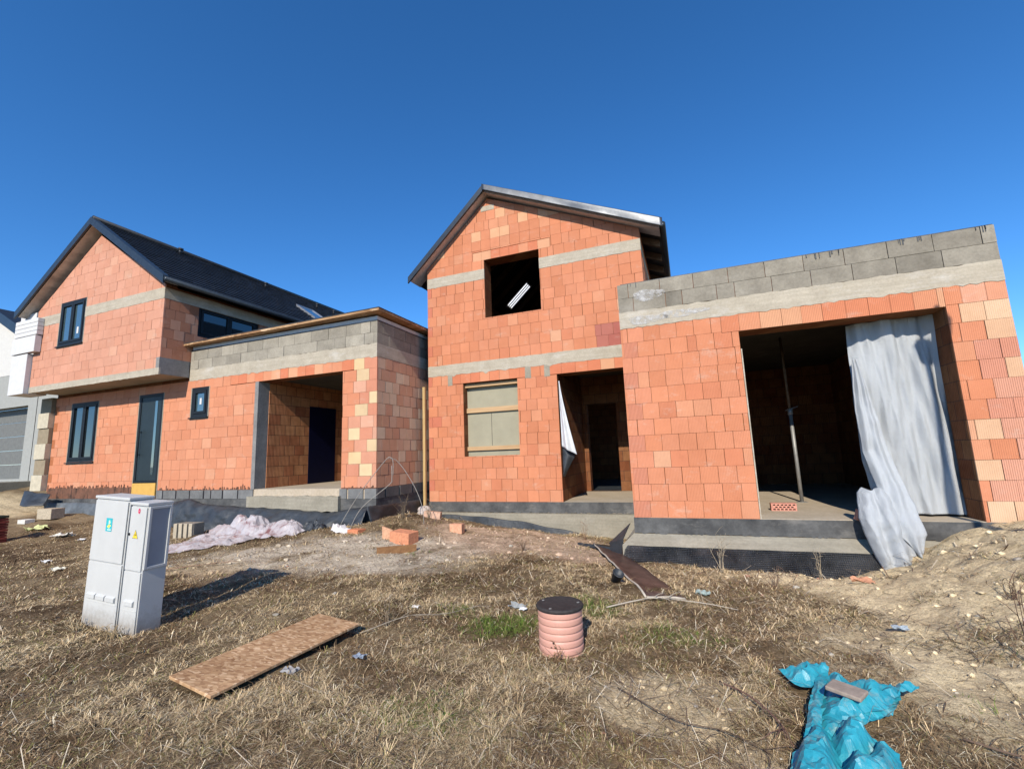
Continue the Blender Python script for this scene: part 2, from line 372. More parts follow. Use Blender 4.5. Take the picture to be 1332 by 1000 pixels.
def gh(x, y):
    x = np.asarray(x, float); y = np.asarray(y, float)
    d2 = (x[..., None] - gp[:, 0]) ** 2 + (y[..., None] - gp[:, 1]) ** 2
    z = _phi(d2) @ _w[:_n] + _w[_n]
    z = z + (fbm(x, y, 0.9, 3) - 0.5) * 0.10 + (fbm(x, y, 3.6, 4) - 0.5) * 0.10
    mnd = mound(x, y); z = z + mnd * ((fbm(x, y, 7.0, 4) - 0.5) * 0.09 + .05)
    return z
def blob(x, y, cx, cy, rx, ry, rot=0.0):
    c, s = math.cos(rot), math.sin(rot); dx = x - cx; dy = y - cy
    return np.clip(1 - ((dx * c + dy * s) / rx) ** 2 - ((-dx * s + dy * c) / ry) ** 2, 0, 1)
def mound(x, y): return sm(.55, 1.35, x + (fbm(x, y, 1.2, 3) - .5) * 1.2) * sm(2.4, 3.6, y)
def bare_path(x, y): return np.clip(blob(x, y, -6.2, 4.6, 1.5, .5, .4) * .5 + blob(x, y, -2.9, 7.9, 2.3, 1.3, -.1) * 2.0 + blob(x, y, -1.7, 7.2, .9, .9) * 1.2 + blob(x, y, -3.6, 6.6, 1.3, .8), 0, 1)
def gravel_zone(x, y): return np.clip(blob(x, y, -4.9, 5.9, 2.3, 1.2, .1) * 1.6 + blob(x, y, -6.6, 5.3, 1.6, .7, .2), 0, 1)
def clay_patch(x, y): return np.clip(blob(x, y, -.25, 3.15, .6, .42, .3) * 1.8 + blob(x, y, .1, 2.6, .5, .35) + blob(x, y, .9, 6.55, 1.1, .45) * 1.3 + blob(x, y, -7.2, 4.5, 1.4, .5, .4) * .8, 0, 1)
def left_heap(x, y): return np.clip(blob(x, y, -19.2, 7.3, 2.6, 1.3) * 2, 0, 1)
def mixc(a, c, m): return a * (1 - m[..., None]) + np.array(c) * m[..., None]
def soil_col(x, y):
    n = fbm(x, y, 1.7, 4)
    base = np.zeros(x.shape + (3,)) + np.array((.20, .14, .08))
    base = mixc(base, (.11, .072, .04), sm(.5, .7, n))
    base = mixc(base, (.36, .27, .16), sm(.5, .3, n) * .6)
    nn = sm(.25, .6, fbm(x, y, 2.6, 4) + .15)
    base = mixc(base, (.56, .40, .275), bare_path(x, y) * nn)
    base = mixc(base, (.58, .49, .37), gravel_zone(x, y) * nn)
    base = mixc(base, (.66, .51, .31), np.clip(clay_patch(x, y) + left_heap(x, y), 0, 1) * nn)
    base = mixc(base, (.80, .63, .385), mound(x, y) * sm(.1, .4, fbm(x, y, 3.1, 4) + .1))
    return base
def axis(lo, hi, step, far, g=1.35):
    c = list(np.arange(lo, hi + 1e-6, step)); s = step; a = []; v = lo
    while v > -far: s *= g; v -= s; a.append(v)
    s = step; b_ = []; v = hi
    while v < far: s *= g; v += s; b_.append(v)
    return np.array(a[::-1] + c + b_)
gx = axis(-14.0, 5.0, 0.05, 900); gy = axis(1.0, 9.4, 0.05, 900)
XX, YY = np.meshgrid(gx, gy); ZZ = np.zeros_like(XX)
for j in range(XX.shape[0]): ZZ[j] = gh(XX[j], YY[j])
far_m = np.maximum(np.abs(XX), np.abs(YY)) > 90
ZZ[far_m] = -0.4
CC = soil_col(XX, YY)
me = bpy.data.meshes.new('ground')
ny, nx = XX.shape
idx = np.arange(nx * ny).reshape(ny, nx)
quads = np.stack([idx[:-1, :-1], idx[:-1, 1:], idx[1:, 1:], idx[1:, :-1]], -1).reshape(-1, 4)
def np_mesh(me, V, F, cols=None, smooth=True):
    nf, k = F.shape
    me.vertices.add(len(V)); me.vertices.foreach_set('co', np.ascontiguousarray(V, np.float32).ravel())
    me.loops.add(nf * k); me.loops.foreach_set('vertex_index', np.ascontiguousarray(F, np.int32).ravel())
    me.polygons.add(nf); me.polygons.foreach_set('loop_start', np.arange(0, nf * k, k, dtype=np.int32))
    me.polygons.foreach_set('loop_total', np.full(nf, k, np.int32))
    me.polygons.foreach_set('use_smooth', np.full(nf, smooth))
    if cols is not None:
        ca = me.color_attributes.new('col', 'FLOAT_COLOR', 'POINT')
        c4 = np.ones((len(V), 4), np.float32); c4[:, :3] = cols; ca.data.foreach_set('color', c4.ravel())
    me.update(calc_edges=True); me.validate()
np_mesh(me, np.stack([XX, YY, ZZ], -1).reshape(-1, 3), quads, CC.reshape(-1, 3))
me.materials.append(GRND)
ground = bpy.data.objects.new('ground', me); COL.objects.link(ground); tag(ground, kind='structure')
def G(x, y): return float(gh(np.array([x]), np.array([y]))[0])

# ------------------------------------------------------------------ brick laying
PAL = {
    'orange': [((.625, .240, .125), 6), ((.635, .25, .135), 5), ((.612, .23, .118), 5), ((.635, .272, .15), 1.2), ((.66, .34, .20), 0.25), ((.595, .215, .112), .6)],
    'worn':   [((.605, .29, .19), 6), ((.615, .30, .20), 5), ((.594, .278, .18), 4), ((.62, .325, .215), 1)],
    'left':   [((.63, .256, .14), 6), ((.64, .268, .15), 5), ((.618, .242, .13), 3), ((.64, .30, .175), .8)],
    'mixed':  [((.56, .24, .14), 4), ((.60, .40, .24), 3), ((.55, .36, .20), 2), ((.50, .20, .11), 2), ((.44, .27, .16), 2)],
}
def pick(rng, pal):
    t = PAL[pal]; tot = sum(w_ for _, w_ in t); r = rng.random() * tot
    for c, w_ in t:
        r -= w_
        if r <= 0: break
    k = 1 + rng.uniform(-.045, .045)
    return tuple(x * k * .93 for x in c)
def clip_poly(poly, hp):
    """half plane a*u+b*z<=c"""
    a, b, c = hp; out = []
    for i in range(len(poly)):
        p, q = poly[i], poly[(i + 1) % len(poly)]
        dp = a * p[0] + b * p[1] - c; dq = a * q[0] + b * q[1] - c
        if dp <= 0: out.append(p)
        if dp * dq < 0:
            t = dp / (dp - dq); out.append((p[0] + (q[0] - p[0]) * t, p[1] + (q[1] - p[1]) * t))
    return out
def lay(mb, plane, d0, u0, u1, z0, z1, holes=(), L=.25, H=.25, rng=None, pal='orange', clips=(), sgn=-1, special=None, joint=.0065, comb=0.6, thick=.03, start=None):
    """courses of blocks on plane 'Y' (front, facing -Y) or 'X' (facing +X when sgn=+1); d0 = face coordinate"""
    z = z0; row = 0
    while z < z1 - .02:
        zt = min(z + H, z1)
        cuts = sorted({z, zt} | {h for hh in holes for h in hh[2:] if z + .015 < h < zt - .015})
        off = (L * .5 if row % 2 else 0) + rng.uniform(-.03, .03) if start is None else start[row % len(start)]
        edges = [u0]; u = u0 + (L - off if off > .02 else L)
        while u < u1 - .06: edges.append(u); u += L * (1 if rng.random() > .06 else rng.uniform(.5, .9))
        edges.append(u1)
        for i in range(len(edges) - 1):
            a, b_ = edges[i], edges[i + 1]
            col = pick(rng, pal); cb = comb * rng.choice((.5, .8, 1, 1, 1.15))
            dj = rng.uniform(-.0025, .0025)
            jl = joint * rng.uniform(.6, 1.3) if rng.random() > .10 else rng.uniform(.010, .017)
            if special:
                r = special(row, i, len(edges) - 1, .5 * (a + b_), z, rng)
                if r is not None: col, cb = r
            for k in range(len(cuts) - 1):
                za, zb = cuts[k], cuts[k + 1]; segs = [(a, b_)]
                for h in holes:
                    if h[2] < zb - .01 and h[3] > za + .01:
                        ns = []
                        for s0, s1 in segs:
                            if h[1] <= s0 or h[0] >= s1: ns.append((s0, s1)); continue
                            if h[0] > s0 + .015: ns.append((s0, h[0]))
                            if h[1] < s1 - .015: ns.append((h[1], s1))
                        segs = ns
                for s0, s1 in segs:
                    g = joint * .5
                    ga = 0 if s0 == u0 else jl * .5; gb = 0 if s1 == u1 else jl * .5
                    zb2 = zb - (g * rng.uniform(.8, 1.6) if zb == zt else 0)
                    P = [(s0 + ga, za), (s1 - gb, za), (s1 - gb, zb2), (s0 + ga, zb2)]
                    for hp in clips:
                        P = clip_poly(P, hp)
                        if len(P) < 3: break
                    if len(P) < 3: continue
                    d = d0 + dj
                    if plane == 'Y': mb.prism([(p[0], d, p[1]) for p in P], (0, -sgn * thick, 0), col + (cb,))
                    else: mb.prism([(d, p[0], p[1]) for p in P], (-sgn * thick, 0, 0), col + (cb,))
        z = zt; row += 1
def core(mb, plane, u0, u1, z0, z1, d0, d1, holes=(), clips=()):
    """solid wall slab between d0 and d1 with rectangular holes"""
    us = sorted({u0, u1} | {h for hh in holes for h in hh[:2] if u0 < h < u1}); zs = sorted({z0, z1} | {h for hh in holes for h in hh[2:] if z0 < h < z1})
    nu, nz = len(us) - 1, len(zs) - 1
    full = [[not any(h[0] < .5 * (us[i] + us[i + 1]) < h[1] and h[2] < .5 * (zs[k] + zs[k + 1]) < h[3] for h in holes) for k in range(nz)] for i in range(nu)]
    P = (lambda u, d, z: (u, d, z)) if plane == 'Y' else (lambda u, d, z: (d, u, z))
    def q(*pts): mb.add(pts, [tuple(range(len(pts)))])
    for i in range(nu):
        for k in range(nz):
            if not full[i][k]: continue
            C = [(us[i], zs[k]), (us[i + 1], zs[k]), (us[i + 1], zs[k + 1]), (us[i], zs[k + 1])]
            D = C
            for hp in clips:
                D = clip_poly(D, hp)
                if len(D) < 3: break
            if len(D) < 3: continue
            q(*[P(u, d0, z) for u, z in D]); q(*[P(u, d1, z) for u, z in D][::-1])
            if D != C:
                for a in range(len(D)):
                    p, r = D[a], D[(a + 1) % len(D)]
                    q(P(p[0], d0, p[1]), P(p[0], d1, p[1]), P(r[0], d1, r[1]), P(r[0], d0, r[1]))
                continue
            for (di, dk, a, b_) in ((-1, 0, 3, 0), (1, 0, 1, 2), (0, -1, 0, 1), (0, 1, 2, 3)):
                ii, kk = i + di, k + dk
                if not (0 <= ii < nu and 0 <= kk < nz and full[ii][kk]):
                    p, r = C[a], C[b_]
                    q(P(p[0], d0, p[1]), P(p[0], d1, p[1]), P(r[0], d1, r[1]), P(r[0], d0, r[1]))
def rough_strip(mb, x0, x1, y, depth, z0, z1, rng, amp=.012, n=None, drip=0.0):
    """concrete beam on a front wall whose lower edge was poured unevenly"""
    n = n or max(2, int((x1 - x0) / .07)); xs = [x0 + (x1 - x0) * i / n for i in range(n + 1)]
    lo = [z0 - abs(rng.gauss(0, amp)) - (drip if rng.random() < .05 else 0) for _ in xs]; hi = [z1 + rng.gauss(0, amp * .25) for _ in xs]
    dy = [rng.gauss(0, .0015) for _ in xs]
    for i in range(n):
        a, b_ = xs[i], xs[i + 1]
        v = [(a, y + dy[i], lo[i]), (b_, y + dy[i + 1], lo[i + 1]), (b_, y + dy[i + 1], hi[i + 1]), (a, y + dy[i], hi[i])]
        v += [(p[0], y + depth, p[2]) for p in v]
        fs = [(0, 1, 2, 3), (0, 4, 5, 1), (3, 2, 6, 7)]
        if i == 0: fs.append((0, 3, 7, 4))
        if i == n - 1: fs.append((1, 5, 6, 2))
        mb.add(v, fs)
def lay_blocks(mb, plane, d0, u0, u1, z0, nrows, H, L, rng, thick, sgn=-1, lo=.78, hi=1.1, offs=None, j=.004):
    for r in range(nrows):
        o = offs[r] if offs else (0 if r % 2 else L * .5); u = u0
        edges = [u0]; u = u0 + (o if o > .05 else L)
        while u < u1 - .08: edges.append(u); u += L * (1 if rng.random() > .25 else rng.choice([.5, .62, .8]))
        edges.append(u1)
        for a, b_ in zip(edges[:-1], edges[1:]):
            k = rng.uniform(lo, hi); d = d0 + rng.uniform(-.004, .004); c = (k, k, k * .99)
            if plane == 'Y': mb.box(a + j * (a > u0), b_ - j * (b_ < u1), min(d, d - sgn * thick), max(d, d - sgn * thick), z0 + r * H + .002, z0 + (r + 1) * H - .003, c)
            else: mb.box(min(d, d - sgn * thick), max(d, d - sgn * thick), a + j * (a > u0), b_ - j * (b_ < u1), z0 + r * H + .002, z0 + (r + 1) * H - .003, c)
def lintel(mb, x0, x1, y, z0, z1, rng, L=.25, comb=.8, depth=.03):
    x = x0
    while x < x1 - .01:
        e = min(x + L * rng.uniform(.9, 1.05), x1)
        if x1 - e < .06: e = x1
        c = rng.choice([(.58, .205, .105), (.56, .185, .095), (.60, .25, .135), (.61, .31, .175)]); d = y + rng.uniform(-.003, .002)
        mb.box(x + .002, e - .002, d, d + depth, z0, z1 - .003, c + (comb,)); x = e

# ================================================================== HOUSE ON THE RIGHT (gable + flat block)
HB = thing('brick_house', 'unfinished orange brick house with an asymmetric gable and a flat block on the right', 'house', (-1.0, 9.45, 0))
rng = random.Random(11)
YR, XA, XB = 7.4, -.88, 3.93
RO = (.85, 3.30, -.01, 2.73)                                    # the wide opening
def sp_right(row, i, n, u, z, rng):
    if u < -.60 and row % 2 == 0: return (rng.choice([(.585, .225, .135), (.595, .23, .14)]), 1.5)
    if u < -.6: return ((.61, .24, .135), .6)
    if u > 3.42:
        if z > 2.7: return (rng.choice([(.60, .27, .16), (.62, .30, .19)]), .4)
        if rng.random() < .22: return (rng.choice([(.64, .43, .27), (.62, .38, .23)]), .5)
        if rng.random() < .5: return (rng.choice([(.62, .30, .20), (.60, .26, .17)]), 1.2)
    return None
mb = MB(); lay(mb, 'Y', YR, XA, XB, 0, 3.0, [RO, (.62, 3.30, 2.73, 3.0)], .25, .25, rng, 'orange', special=sp_right)
lintel(mb, .62, 3.30, YR, 2.735, 3.0, rng, .27)
lay(mb, 'X', XA, YR + .0, 9.42, 0, 3.0, [], .3, .25, rng, 'orange', sgn=-1)
lay(mb, 'X', XB, YR + .031, 14, 0, 3.0, [], .3, .25, rng, 'mixed', sgn=1)
wallR = mb.build('brick_wall', BRICK, HB)
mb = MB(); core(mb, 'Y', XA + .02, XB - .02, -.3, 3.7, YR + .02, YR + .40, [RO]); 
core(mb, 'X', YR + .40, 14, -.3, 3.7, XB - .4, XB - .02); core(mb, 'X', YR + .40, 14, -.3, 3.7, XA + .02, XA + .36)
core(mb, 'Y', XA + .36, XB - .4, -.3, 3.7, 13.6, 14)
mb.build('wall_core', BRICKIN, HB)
# mortar-smeared left jamb
mb = MB(); mb.box(.852, .868, YR + .004, YR + .402, 0.0, 2.46); mb.build('jamb_plaster', BEAM, HB)
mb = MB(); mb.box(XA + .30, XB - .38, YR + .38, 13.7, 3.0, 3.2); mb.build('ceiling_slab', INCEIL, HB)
mb = MB(); rough_strip(mb, XA - .003, XB + .003, YR - .006, .07, 3.0, 3.26, rng, .014)
mb.box(XB - .05, XB + .003, YR + .06, 14, 3.0, 3.26); mb.box(XA - .003, XA + .05, YR + .06, 9.44, 3.0, 3.26)
mb.build('ring_beam', BEAM, HB)
mb = MB(); lay_blocks(mb, 'Y', YR, XA, XB, 3.262, 2, .24, .50, rng, .2, offs=[.24, .17])
lay_blocks(mb, 'X', XB, YR + .2, 14, 3.262, 2, .24, .5, rng, .2, sgn=1); lay_blocks(mb, 'X', XA, YR + .2, 14, 3.262, 2, .24, .5, rng, .2, sgn=-1)
mb.build('parapet', BLOCK, HB)
# bitumen felt lapped over the parapet with drips
mb = MB(); mb.box(XA + .05, XB - .01, YR + .006, YR + .21, 3.742, 3.752)
x = XA + .2
while x < XB - .1:
    if rng.random() < .3:
        for q_ in range(rng.randint(1, 4)):
            xx = x + rng.uniform(0, .12); mb.box(xx, xx + rng.uniform(.006, .016), YR - .008, YR + .01, 3.742 - rng.uniform(.03, .09), 3.747)
    x += .2
mb.build('parapet_felt', MEMB, HB)
mb = MB(); mb.box(XA + .3, XB - .3, YR + .25, 13.9, 3.3, 3.4); mb.build('flat_roof', MEMB, HB)
# splash of lime wash on the parapet blocks and beam
def mat_wash():
    b = NB('lime_wash', .9, .1); b.color((.60, .58, .55))
    b.lk(b.ramp(b.noise(13, 7, .75), [(.38, 0.0), (.66, .85)]), b.b.inputs['Alpha']); return b.m
WASH = mat_wash()
def wash(cx, cz, rx, rz, d):
    mb = MB(); vs = []
    for k in range(28):
        th = 2 * math.pi * k / 28; rr = 1 + .16 * math.sin(3 * th + 1) + rng.uniform(-.07, .07); vs.append((cx + rx * rr * math.cos(th), YR - d, cz + rz * rr * math.sin(th)))
    mb.add(vs, [tuple(range(28))[::-1]]); mb.build('lime_splash', WASH, HB)
wash(-.39, 3.505, .22, .095, .0065); wash(-.58, 3.51, .05, .06, .0085); wash(-.45, 3.10, .30, .07, .0135); wash(.1, 3.13, .35, .06, .0135)
# floor, plinth
mb = MB(); mb.box(XA + .05, XB - .05, YR + .003, 14, -.22, 0.005); mb.build('floor_slab', SCREED, HB); mb = MB(); mb.box(-2.9, XA + .04, 9.44, 12.1, -.22, -.001); mb.build('floor_slab', SCREED, HB); mb = MB(); mb.box(-2.9, XA + .04, 12.1, 17, -.22, -.004); mb.box(-5.7, -2.9, 9.86, 17, -.22, -.004); mb.build('darkened_floor', MEMB, HB)  # inner floor coloured dark so the space behind the doorway looks unlit
def tar_band(mb, x0, x1, y, z0, z1, rng, d=.05):
    n = int((x1 - x0) / .035); lo = [z0 - (abs(rng.gauss(0, .018)) if rng.random() < .5 else 0) for _ in range(n + 1)]
    xs = [x0 + (x1 - x0) * i / n for i in range(n + 1)]
    for i in range(n):
        mb.add([(xs[i], y, lo[i]), (xs[i + 1], y, lo[i + 1]), (xs[i + 1], y, z1), (xs[i], y, z1)], [(0, 1, 2, 3)])
        mb.add([(xs[i], y, z1), (xs[i + 1], y, z1), (xs[i + 1], y + d, z1), (xs[i], y + d, z1)], [(0, 1, 2, 3)])
    mb.add([(x0, y, z0), (x0, y, z1), (x0, y + d, z1), (x0, y + d, z0)], [(0, 1, 2, 3)]); mb.add([(x1, y, z0), (x1, y + d, z0), (x1, y + d, z1), (x1, y, z1)], [(0, 1, 2, 3)])
mb = MB(); tar_band(mb, XA - .01, 5.2, YR - .012, -.225, -.003, rng); mb.build('bitumen_plinth', TAR, HB)
mb = MB(); mb.prism([(XA - .18, 7.18, -.37), (XA - .02, YR, -.235), (5.2, YR, -.235), (5.2, 7.18, -.37)], (0, .0, -.45)); mb.prism([(XA - .16, 7.2, -.36), (XA - .16, 9.4, -.36), (XA - .02, 9.4, -.25), (XA - .02, 7.41, -.25)], (0, 0, -.4))
mb.build('foundation', FOUND, HB)

# middle gable
YM, ML, MR, APX, APZ = 9.45, -5.78, -.58, -4.08, 7.24
SL, SR = .90, .445
clipsM = [(-SL, 1, APZ - SL * APX), (SR, 1, APZ + SR * APX)]
GW = (-4.84, -3.48, 1.01, 2.72); GD = (-2.55, -1.0, -.3, 2.72); UW = (-4.21, -2.83, 4.23, 5.67)
holes = [GW, GD, UW]
def sp_mid(row, i, n, u, z, rng):
    if u < -5.55 and row % 2 == 1: return ((.62, .20, .12), 1.5)
    if z > 5.9 and rng.random() < .10: return ((.68, .36, .20), .6)
    if -1.6 < u < -.85 and 3.2 < z < 3.65: return (rng.choice([(.42, .13, .10), (.50, .22, .18), (.46, .16, .12)]), 1.2)
    return None
mb = MB()
lay(mb, 'Y', YM, ML, MR, 0, 2.96, holes + [(-5.15, -3.2, 2.72, 2.96), (-2.75, -.8, 2.72, 2.96)], .25, .2467, rng, 'orange', special=sp_mid)
lintel(mb, -5.15, -3.2, YM, 2.722, 2.95, rng, .25, .3); lintel(mb, -2.75, -.8, YM, 2.722, 2.95, rng, .3, .3)
lay(mb, 'Y', YM, ML, MR, 3.205, 5.2, holes, .25, .2494, rng, 'orange', special=sp_mid)
lay(mb, 'Y', YM, ML, MR, 5.45, 7.3, holes + [(-4.5, -2.55, 5.67, 5.90)], .25, .245, rng, 'orange', clips=clipsM, special=sp_mid)
lintel(mb, -4.5, -2.55, YM, 5.672, 5.89, rng, .25, .3)
lay(mb, 'X', MR, YM + .031, 16, 3.205, 5.2, [], .25, .25, rng, 'orange', sgn=1); lay(mb, 'X', MR, YM + .031, 16, 5.45, 5.68, [], .25, .25, rng, 'orange', sgn=1)
lay(mb, 'X', ML, YM + .031, 16, 0, 5.7, [], .25, .25, rng, 'orange', sgn=-1)
mb.build('brick_wall', BRICK, HB)
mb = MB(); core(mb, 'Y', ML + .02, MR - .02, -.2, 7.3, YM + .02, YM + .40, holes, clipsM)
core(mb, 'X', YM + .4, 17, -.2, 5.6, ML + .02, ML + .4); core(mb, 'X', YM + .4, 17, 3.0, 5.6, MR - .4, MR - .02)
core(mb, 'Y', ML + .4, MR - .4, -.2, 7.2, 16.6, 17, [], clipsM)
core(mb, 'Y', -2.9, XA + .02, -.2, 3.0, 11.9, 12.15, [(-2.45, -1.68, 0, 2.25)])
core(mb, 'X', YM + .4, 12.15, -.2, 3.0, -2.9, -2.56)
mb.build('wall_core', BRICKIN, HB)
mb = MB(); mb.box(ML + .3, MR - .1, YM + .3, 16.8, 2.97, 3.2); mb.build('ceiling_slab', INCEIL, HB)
mb = MB(); rough_strip(mb, ML - .003, XA + .003, YM - .006, .04, 2.955, 3.205, rng, .012, drip=.05); mb.build('ring_beam', BEAM, HB)
mb = MB(); rough_strip(mb, ML - .003, UW[0], YM - .006, .04, 5.2, 5.45, rng, .006); mb.build('ring_beam', BEAM, HB)
mb = MB(); rough_strip(mb, UW[1], MR + .003, YM - .006, .04, 5.2, 5.45, rng, .006); mb.box(MR - .04, MR + .003, YM + .035, 16.5, 5.2, 5.45); mb.build('ring_beam', BEAM, HB)
mb = MB(); mb.box(-4.25, -3.9, YM - .006, YM + .035, 6.92, 7.05); mb.build('ridge_block', BEAM, HB)
for a, b_ in ((-5.24, -5.12), (-3.28, -3.14), (-2.83, -2.7)):
    mb = MB(); rough_strip(mb, a, b_, YM - .005, .03, 2.70, 2.955, rng, .015); mb.build('lintel_mortar', FOUND, HB)
# boarded ground-floor window
wf = MB(); wf.box(GW[0], GW[1], YM + .215, YM + .235, GW[2], GW[3]); bd = wf.build('window_board', mat_simple('fibre_board', (.34, .31, .22), .85, .2, var=.08, scale=3, bump=.1), HB)
RAWB = mat_wood('raw_batten', (.42, .26, .13), (.56, .37, .20), 'x')
for ya, zl, zh in ((.16, 2.02, 2.13), (.16, 1.14, 1.23), (.10, 2.62, 2.70)):
    m2 = MB(); m2.box(GW[0] + .002, GW[1] - .002, YM + ya, YM + .214, zl, zh); m2.build('batten', RAWB, bd)
m3 = MB(); m3.box(-4.23, -4.222, YM + .2125, YM + .2145, 1.24, 2.0); m3.build('board_seam', DARK, bd)
# roof
def roof_plane(mb, x0, z0, x1, z1, y0, y1, t, hole=None):
    """slab from ridge (x0,z0) to eave (x1,z1)"""
    if hole is None: segs = [((0, 1), (y0, y1))]
    else:
        (a, b_), (c, d) = hole
        segs = [((0, a), (y0, y1)), ((b_, 1), (y0, y1)), ((a, b_), (y0, c)), ((a, b_), (d, y1))]
    L = lambda s: (x0 + (x1 - x0) * s, z0 + (z1 - z0) * s)
    for (s0, s1), (ya, yb) in segs:
        A, B = L(s0), L(s1)
        mb.prism([(A[0], ya, A[1]), (B[0], ya, B[1]), (B[0], ya, B[1] - t), (A[0], ya, A[1] - t)], (0, yb - ya, 0))
RX, RZ = -4.08, 7.43; EL = (-6.17, 5.50); ER = (-.15, 5.62)
mb = MB(); roof_plane(mb, RX, RZ, *EL, YM - .22, 17.2, .07, ((.27, .665), (14.0, 14.5))); roof_plane(mb, RX, RZ, *ER, YM - .22, 17.2, .07)
roofB = mb.build('roof', TILE, HB)
mb = MB()
def under(mb, x0, z0, x1, z1, dz, y0, y1, t, hole=None): roof_plane(mb, x0, z0 - dz, x1, z1 - dz, y0, y1, t, hole)
under(mb, RX, RZ, EL[0] + .02, EL[1] + .02, .072, YM - .19, YM + .25, .05); under(mb, RX, RZ, ER[0] - .02, ER[1] + .01, .072, YM - .17, YM + .25, .05)
mb.build('soffit', mat_simple('soffit_foil', (.58, .48, .42), .7, .3, var=.15, scale=6, bump=.4, bscale=9, bdist=.02), roofB)
mb = MB()
for k in range(9):
    y = YM + .55 + k * .8
    if 13.9 < y < 14.6: continue
    under(mb, RX, RZ, EL[0] + .1, EL[1] + .09, .075, y, y + .09, .17); under(mb, RX, RZ, ER[0] - .05, ER[1] + .03, .075, y, y + .09, .15)
mb.build('rafter', DARKW, roofB)
mb = MB(); roof_plane(mb, RX, RZ + .03, EL[0] - .02, EL[1], YM - .262, YM - .222, .16); roof_plane(mb, RX, RZ + .03, EL[0] - .02, EL[1], YM - .222, YM - .12, .028)
mb.build('verge_trim', TRIM, roofB)
mb = MB()
def verge(u, v):   # dented bare sheet along the right verge
    s = u; x = RX + (ER[0] + .05 - RX) * s; z = RZ + .035 + (ER[1] - RZ) * s
    d = mn.noise(Vector((s * 8, v * .8, 2.2))) * .010 + mn.noise(Vector((s * 3, v, 7.2))) * .02
    if v < .3: return (x, YM - .10 - v / .3 * .20, z + .004)
    k = (v - .3) / .7
    return (x, YM - .30 - .03 * s + d * k, z - k * (.15 + .05 * s) + d * .5)
mb.grid(verge, 60, 12); mb.build('verge_trim', BARE, roofB, solid=.004)
mb = MB(); mb.tube([(ER[0] + .05, YM - .2, ER[1] - .05), (ER[0] + .05, 17.2, ER[1] - .05)], .06, 10); mb.build('gutter', TRIM, roofB)
mb = MB()
lw = lambda s: (RX + (EL[0] - RX) * s, RZ + (EL[1] - RZ) * s)
A, B = lw(.27), lw(.665)
for y in (14.0, 14.15, 14.3, 14.45): mb.prism([(A[0], y, A[1] - .02), (B[0], y, B[1] - .02), (B[0], y, B[1] - .09), (A[0], y, A[1] - .09)], (0, .05, 0))
for s in (.27, .645):
    p = lw(s); q_ = lw(s + .02); mb.prism([(p[0], 14.05, p[1] - .02), (q_[0], 14.05, q_[1] - .02), (q_[0], 14.05, q_[1] - .09), (p[0], 14.05, p[1] - .09)], (0, .4, 0))
mb.build('skylight', mat_simple('white_frame', (.8, .8, .8), .35), roofB)
# rest of middle plinth
mb = MB(); tar_band(mb, ML - .01, XA - .02, YM - .012, -.215, -.002, rng); mb.build('bitumen_plinth', TAR, HB)
mb = MB(); mb.box(ML - .05, XA - .17, YM - .13, YM + .3, -.9, -.228); mb.build('foundation', FOUND, HB)

# ================================================================== HOUSE ON THE LEFT (jettied gable + carport)
HA = thing('brick_house', 'brick house on the left with dark tiled gable roof, jettied upper floor and flat carport', 'house', (-12, 7.76, .45))
rng = random.Random(23)
YL, LX, RXG, ZB = 7.76, -17.78, -6.0, .45
WG = (-16.92, -15.64, 1.26, 2.98); DG = (-13.8, -12.82, .27, 2.98); SW = (-11.72, -11.1, 2.24, 3.0); CO = (-9.41, -6.90, .2, 2.96)
holesA = [WG, DG, SW, CO]
def sp_left(row, i, n, u, z, rng):
    if u > -6.6:
        if (row + i) % 2 == 0: return (rng.choice([(.68, .50, .29), (.66, .46, .25), (.62, .33, .22)]), rng.choice([.3, 1.2]))
        return (rng.choice([(.62, .26, .16), (.64, .30, .19)]), 1.0)
    if u < -17.5 and row % 2: return ((.40, .14, .06), .3)
    return None
mb = MB(); lay(mb, 'Y', YL, LX, RXG, ZB, 3.2, holesA + [(-10.35, -6.6, 2.96, 3.2)], .33, .25, rng, 'left', special=sp_left, comb=.3)
lintel(mb, -10.35, -6.6, YL, 2.962, 3.2, rng, .27, .2)
mb.build('brick_wall', BRICK, HA); mb = MB()
def sp_side(row, i, n, u, z, rng):
    return (rng.choice([(.62, .40, .28), (.66, .47, .33), (.60, .34, .22), (.68, .53, .38), (.58, .32, .21)]), 1.5)
lay(mb, 'X', RXG, YL + .031, 13, ZB, 3.2, [], .26, .25, rng, 'mixed', sgn=1, special=sp_side, joint=.013)
mb.build('brick_wall', BRICK, HA)
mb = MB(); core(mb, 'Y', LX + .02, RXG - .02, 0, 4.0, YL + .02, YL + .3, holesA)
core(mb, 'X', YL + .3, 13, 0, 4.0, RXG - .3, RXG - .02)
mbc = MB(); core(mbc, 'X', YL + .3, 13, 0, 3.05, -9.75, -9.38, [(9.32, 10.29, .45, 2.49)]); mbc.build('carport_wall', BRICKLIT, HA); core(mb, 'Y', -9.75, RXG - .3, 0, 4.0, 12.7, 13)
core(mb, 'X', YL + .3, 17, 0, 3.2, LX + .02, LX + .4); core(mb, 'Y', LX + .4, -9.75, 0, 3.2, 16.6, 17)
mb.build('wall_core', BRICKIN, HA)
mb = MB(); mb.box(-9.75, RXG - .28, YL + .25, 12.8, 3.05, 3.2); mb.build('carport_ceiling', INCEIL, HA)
mb = MB(); mb.box(-9.41, -9.395, YL - .006, YL + .305, ZB, 2.96); mb.box(-9.51, -9.41, YL - .004, YL + .02, ZB, 2.96); mb.build('carport_pillar', PILLAR, HA)
mb = MB(); mb.box(-9.40, -9.37, 9.325, 10.285, .455, 2.485); cdoor = mb.build('side_door', mat_simple('blue_door', (.003, .004, .022), .6, .15), HA)
